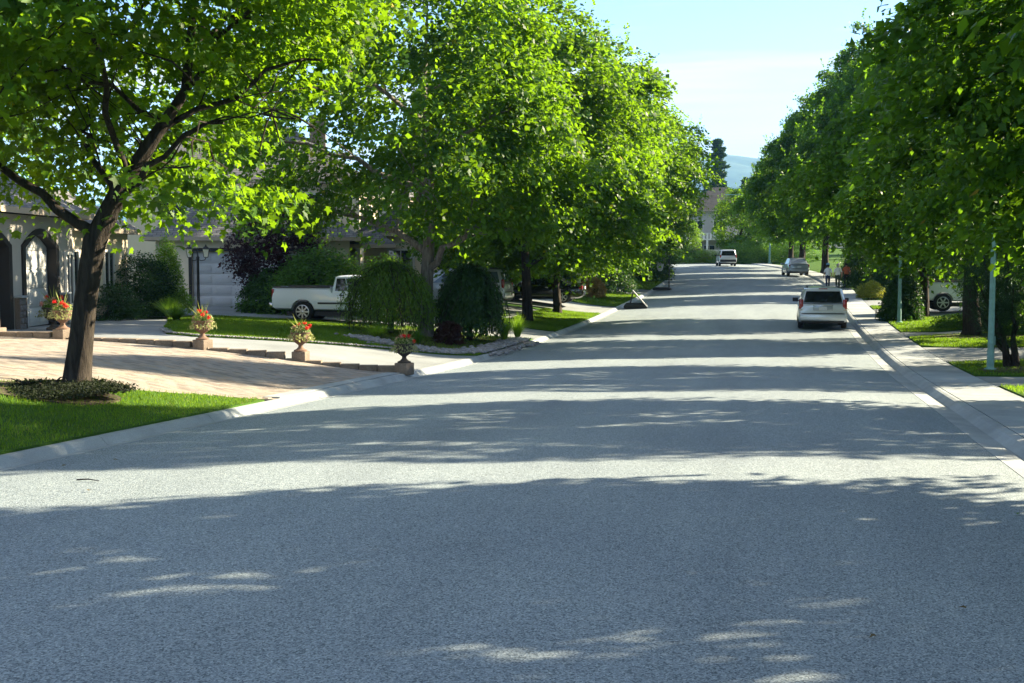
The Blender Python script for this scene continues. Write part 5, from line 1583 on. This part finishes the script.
street_light((-1.75, 146.0), 'far pale green street light with long arm at the street end', 4.6, 7.6, math.pi+.1, .12)

# ------------------------------------------------------------------ basketball hoops
hp = empty('basketball_hoop', (-7.75, 64.2, gz(-7.75, 64.2)+.04), R(6))
tag(hp, 'tipped down portable basketball hoop with black base and white board', 'basketball hoop')
b = MB(); b.loft([[(-.62, -.35, 0), (.62, -.35, 0), (.62, .35, 0), (-.62, .35, 0)], [(-.62, -.35, .16), (.62, -.35, .16), (.62, .35, .16), (-.62, .35, .16)], [(-.5, -.25, .28), (.5, -.25, .28), (.5, .25, .28), (-.5, .25, .28)]]); b.build('base', M['black_plastic'], hp, bevel=.03)
b = MB(); b.tube([(-.30, 0, .2), (-.22, 0, .6), (-.12, 0, .92)], .035, 8); b.build('pole', M['black_metal'], hp, 40)
mt = Matrix.Rotation(R(48), 3, 'Y')
b = MB(); b.box((.22, 0, .52), (1.18, .75, .05), M=mt); bd = b.build('backboard', M['board'], hp, bevel=.01)
b = MB(); b.box((.19, 0, .49), (1.0, .62, .02), M=mt); b.build('board_frame', M['black_metal'], bd)
b = MB(); b.lathe([(.07, -.04), (.07, .04)], 12, (-.58, .3, .07), 0, 'Y'); b.lathe([(.07, -.04), (.07, .04)], 12, (-.58, -.3, .07), 0, 'Y'); b.build('roller', M['rubber'], hp)
hp = empty('basketball_hoop', (-7.75, 81.8, gz(-7.75, 81.8)+.05), R(-4))
tag(hp, 'standing lowered basketball hoop with white net by the kerb', 'basketball hoop')
b = MB(); b.loft([[(-.95, -.38, 0), (.25, -.38, 0), (.25, .38, 0), (-.95, .38, 0)], [(-.95, -.38, .1), (.25, -.38, .1), (.25, .38, .1), (-.95, .38, .1)], [(-.85, -.28, .18), (.15, -.28, .18), (.15, .28, .18), (-.85, .28, .18)]]); b.build('base', M['black_plastic'], hp, bevel=.03)
b = MB(); b.tube([(.12, 0, .1), (.12, 0, 1.4), (.10, 0, 2.2)], .04, 8); b.build('pole', M['black_metal'], hp, 40)
b = MB(); b.tube([(.1, 0, 1.6), (-.18, 0, 1.85)], .025, 6); b.tube([(.1, 0, 2.1), (-.18, 0, 2.25)], .025, 6); b.build('arm', M['black_metal'], hp)
b = MB(); b.box((-.2, 0, 2.15), (.04, 1.1, .75)); b.build('backboard', M['black_plastic'], hp, bevel=.01)
b = MB(); ring = [(-.50+.23*math.cos(a), .23*math.sin(a), 1.9) for a in np.linspace(0, 2*math.pi, 17)]; b.tube(ring, .012, 6, False); b.box((-.25, 0, 1.89), (.08, .14, .03)); rim_ = b.build('rim', M['petal_red'], hp)
b = MB()
for k in range(12):
    a0 = 6.283*k/12
    for sg in (-1, 1):
        pts = []
        for j in range(6):
            t_ = j/5; rr_ = .23*(1-t_)**.5*.75+.085; a = a0+sg*t_*1.3
            pts.append((-.50+rr_*math.cos(a), rr_*math.sin(a), 1.9-.62*t_))
        b.tube(pts, .02, 4)
b.build('net', M['net'], rim_)

# cabinet near the orange bush
cb = empty('utility_cabinet', (-12.0, 71.8, gz(-12.0, 71.8)+.03), R(10))
tag(cb, 'small white utility cabinet behind the orange bush', 'cabinet')
b = MB(); b.box((0, 0, .55), (.6, .5, 1.1)); b.build('case', M['trim_white'], cb, bevel=.02)
b = MB(); b.box((0, 0, 1.12), (.68, .58, .05)); b.build('lid', M['trim_white'], cb)
b = MB(); b.box((0, -.256, .55), (.5, .012, .9)); dr = b.build('door', M['trim_white'], cb)
b = MB(); b.box((.18, -.27, .6), (.03, .02, .12)); b.build('handle', M['black_metal'], dr)

# ------------------------------------------------------------------ people
def make_person(loc, rz, label, h, shirt, pants, hair, cap=None, stride=.22, seed=1):
    k = h/1.75
    V = {}; E_ = []; Rr = {}
    def v(n, p, r): V[n] = tuple(c*k for c in p); Rr[n] = r*k
    s = stride
    v('pel', (0, 0, .95), .155); v('waist', (0, .01, 1.10), .145); v('chest', (0, .02, 1.30), .165); v('shl', (0, .01, 1.43), .12)
    v('neck', (0, .02, 1.50), .06); v('head0', (0, .04, 1.58), .085); v('head1', (0, .045, 1.66), .098); v('head2', (0, .035, 1.74), .06)
    for sd, q in ((-1, 'l'), (1, 'r')):
        f = s*sd
        v('hip'+q, (sd*.09, 0, .88), .105); v('knee'+q, (sd*.095, f*.55+.03, .50), .068); v('cal'+q, (sd*.095, f*.7, .32), .06); v('ank'+q, (sd*.095, f*.9-.02, .09), .045); v('toe'+q, (sd*.11, f*.9+.15, .04), .04)
        v('sh'+q, (sd*.17, .01, 1.41), .078); v('el'+q, (sd*.235, -.03-f*.3, 1.14), .052); v('wr'+q, (sd*.25, .06-f*.5, .92), .036); v('hand'+q, (sd*.25, .085-f*.55, .85), .036)
        E_ += [('pel', 'hip'+q), ('hip'+q, 'knee'+q), ('knee'+q, 'cal'+q), ('cal'+q, 'ank'+q), ('ank'+q, 'toe'+q), ('shl', 'sh'+q), ('sh'+q, 'el'+q), ('el'+q, 'wr'+q), ('wr'+q, 'hand'+q)]
        for j in range(4):
            v('f%d%s' % (j, q), (sd*.25, .065+j*.018-f*.55, .78), .010); v('g%d%s' % (j, q), (sd*.245, .075+j*.016-f*.55, .735+.008*abs(j-1)), .008)
            E_ += [('hand'+q, 'f%d%s' % (j, q)), ('f%d%s' % (j, q), 'g%d%s' % (j, q))]
        v('th'+q, (sd*.235, .125-f*.55, .81), .011); E_.append(('hand'+q, 'th'+q))
    E_ += [('pel', 'waist'), ('waist', 'chest'), ('chest', 'shl'), ('shl', 'neck'), ('neck', 'head0'), ('head0', 'head1'), ('head1', 'head2')]
    names = list(V)
    me = bpy.data.meshes.new('p'); me.from_pydata([V[n] for n in names], [(names.index(a), names.index(b_)) for a, b_ in E_], [])
    ob = bpy.data.objects.new('tmp', me); col.objects.link(ob)
    sk = ob.modifiers.new('s', 'SKIN'); sk.use_smooth_shade = True
    for i, n in enumerate(names):
        d = me.skin_vertices[0].data[i]; d.radius = (Rr[n]*(1.12 if n in ('chest', 'pel', 'waist') else 1), Rr[n]*(.75 if n in ('chest', 'pel', 'waist', 'shl') else 1)); d.use_root = n == 'pel'
    sb = ob.modifiers.new('d', 'SUBSURF'); sb.levels = 1; sb.render_levels = 1
    bpy.context.view_layer.update()
    bmsh = bpy.data.meshes.new_from_object(ob.evaluated_get(bpy.context.evaluated_depsgraph_get()))
    bpy.data.objects.remove(ob)
    root = empty('person', (loc[0], loc[1], gz(*loc)+.02), rz)
    for m in (shirt, pants, 'skin', 'black_plastic'): bmsh.materials.append(M[m])
    mi = []
    for p in bmsh.polygons:
        c = p.center/k
        x, y, z = abs(c.x), c.y, c.z
        if z > 1.50: q = 2
        elif z < .085: q = 3
        elif x > .19 and z < 1.16 : q = 2
        elif z < .98: q = 1
        else: q = 0
        mi.append(q)
    bmsh.polygons.foreach_set('material_index', mi)
    bo = link('body', bmsh, None, root, 60)
    hr = MB(); hr.lathe([(.02*k, 1.80*k), (.075*k, 1.775*k), (.108*k, 1.70*k), (.110*k, 1.63*k), (.09*k, 1.56*k)], 12, (0, .02*k, 0))
    hm = hr.build('hair', M[hair], root, 60)
    if cap:
        c = MB(); c.lathe([(.118*k, 1.68*k), (.118*k, 1.73*k), (.09*k, 1.79*k), (.02*k, 1.825*k)], 14, (0, .03*k, 0)); c.box((0, .17*k, 1.69*k), (.16*k, .12*k, .015))
        c.build('cap', M[cap], root, 60)
    fc = MB(); fc.lathe([(.014, .125*k), (.012, .15*k), (.002, .165*k)], 6, (0, 0, 1.635*k), 0, 'Y'); fc.box((.035, .128*k, 1.665*k), (.025, .02, .012)); fc.box((-.035, .128*k, 1.665*k), (.025, .02, .012)); fc.box((0, .122*k, 1.59*k), (.05, .02, .012)); fc.build('face', M['skin'], root)
    tag(root, label, 'person')
    return root
make_person((2.85, 83.6), R(4), 'person in white top and dark jeans with pale blue cap, walking away', 1.74, 'shirt_white', 'jeans', 'hair_dark', 'cap_blue', .22)
make_person((3.45, 82.6), R(-3), 'grey haired person in pale grey top and dark green trousers, walking away', 1.70, 'shirt_grey', 'trousers_green', 'hair_grey', None, -.2)
make_person((4.05, 83.8), R(2), 'person in orange top half hidden in the shade, walking away', 1.72, 'shirt_orange', 'trousers_black', 'hair_dark', None, .2)

# ------------------------------------------------------------------ litter on the road
litter = [(-7.0, 11.0, 'twig'), (1.15, 7.9, 0), (.55, 7.1, 0), (2.1, 11.6, 1), (-1.8, 30, 1), (-7.6, 12.5, 0), (-6.6, 10.4, 0), (3.8, 26.6, 0), (-7.9, 12.0, 0)]
labels = ['thin brown twig lying near the lawn kerb', 'curled brown leaf on the shaded road, the one nearer the footpath', 'small yellowish leaf lowest on the shaded road', 'green leaf on the road near the gutter', 'leaf in the middle of the far road', 'dry leaf by the kerb below the lawn', 'dry leaf left of the twig', 'dark leaf on the footpath', 'small dry leaf against the lawn kerb']
for i, (x, y, kd) in enumerate(litter):
    on = gz(x, y)
    if XL < x < XR: on = float(road_z(y))+.07*(1-(2*(x-XL)/(XR-XL)-1)**2)
    if kd == 'twig':
        b = MB(); b.tube([(-.12, 0, .012), (0, .02, .02), (.14, .0, .012)], [.008, .007, .004], 5)
        o = b.build('twig', M['bark'])
    else:
        t = MAPLE.copy()*.055; t[:, 2] += np.abs(t[:, 0])*.5+.012
        o = link('fallen_leaf', raw_mesh('fallen_leaf', t, MAPLE_F, np.full(10, .3+.1*i)), M['shrub'] if kd == 1 else M['driftleaf'])
    o.location = (x, y, on+.006); o.rotation_euler = (0, 0, i*1.1)
    tag(o, labels[i], 'twig' if kd == 'twig' else 'leaf')

# ------------------------------------------------------------------ air
HAZE = .5/3800
hz = MB(); hz.box((0, 3000, 190), (20000, 14000, 440))
hzo = hz.build('haze', None)
hm, ht, hb = nodes_of('haze_air')
ht.nodes.remove(hb)
pvn = ht.nodes.new('ShaderNodeVolumePrincipled')
pvn.inputs['Color'].default_value = (.24, .52, 1.0, 1)
pvn.inputs['Density'].default_value = HAZE
ht.links.new(pvn.outputs[0], next(n for n in ht.nodes if n.type == 'OUTPUT_MATERIAL').inputs['Volume'])
hzo.data.materials.append(hm)
tag(hzo, None, None, None, 'stuff')
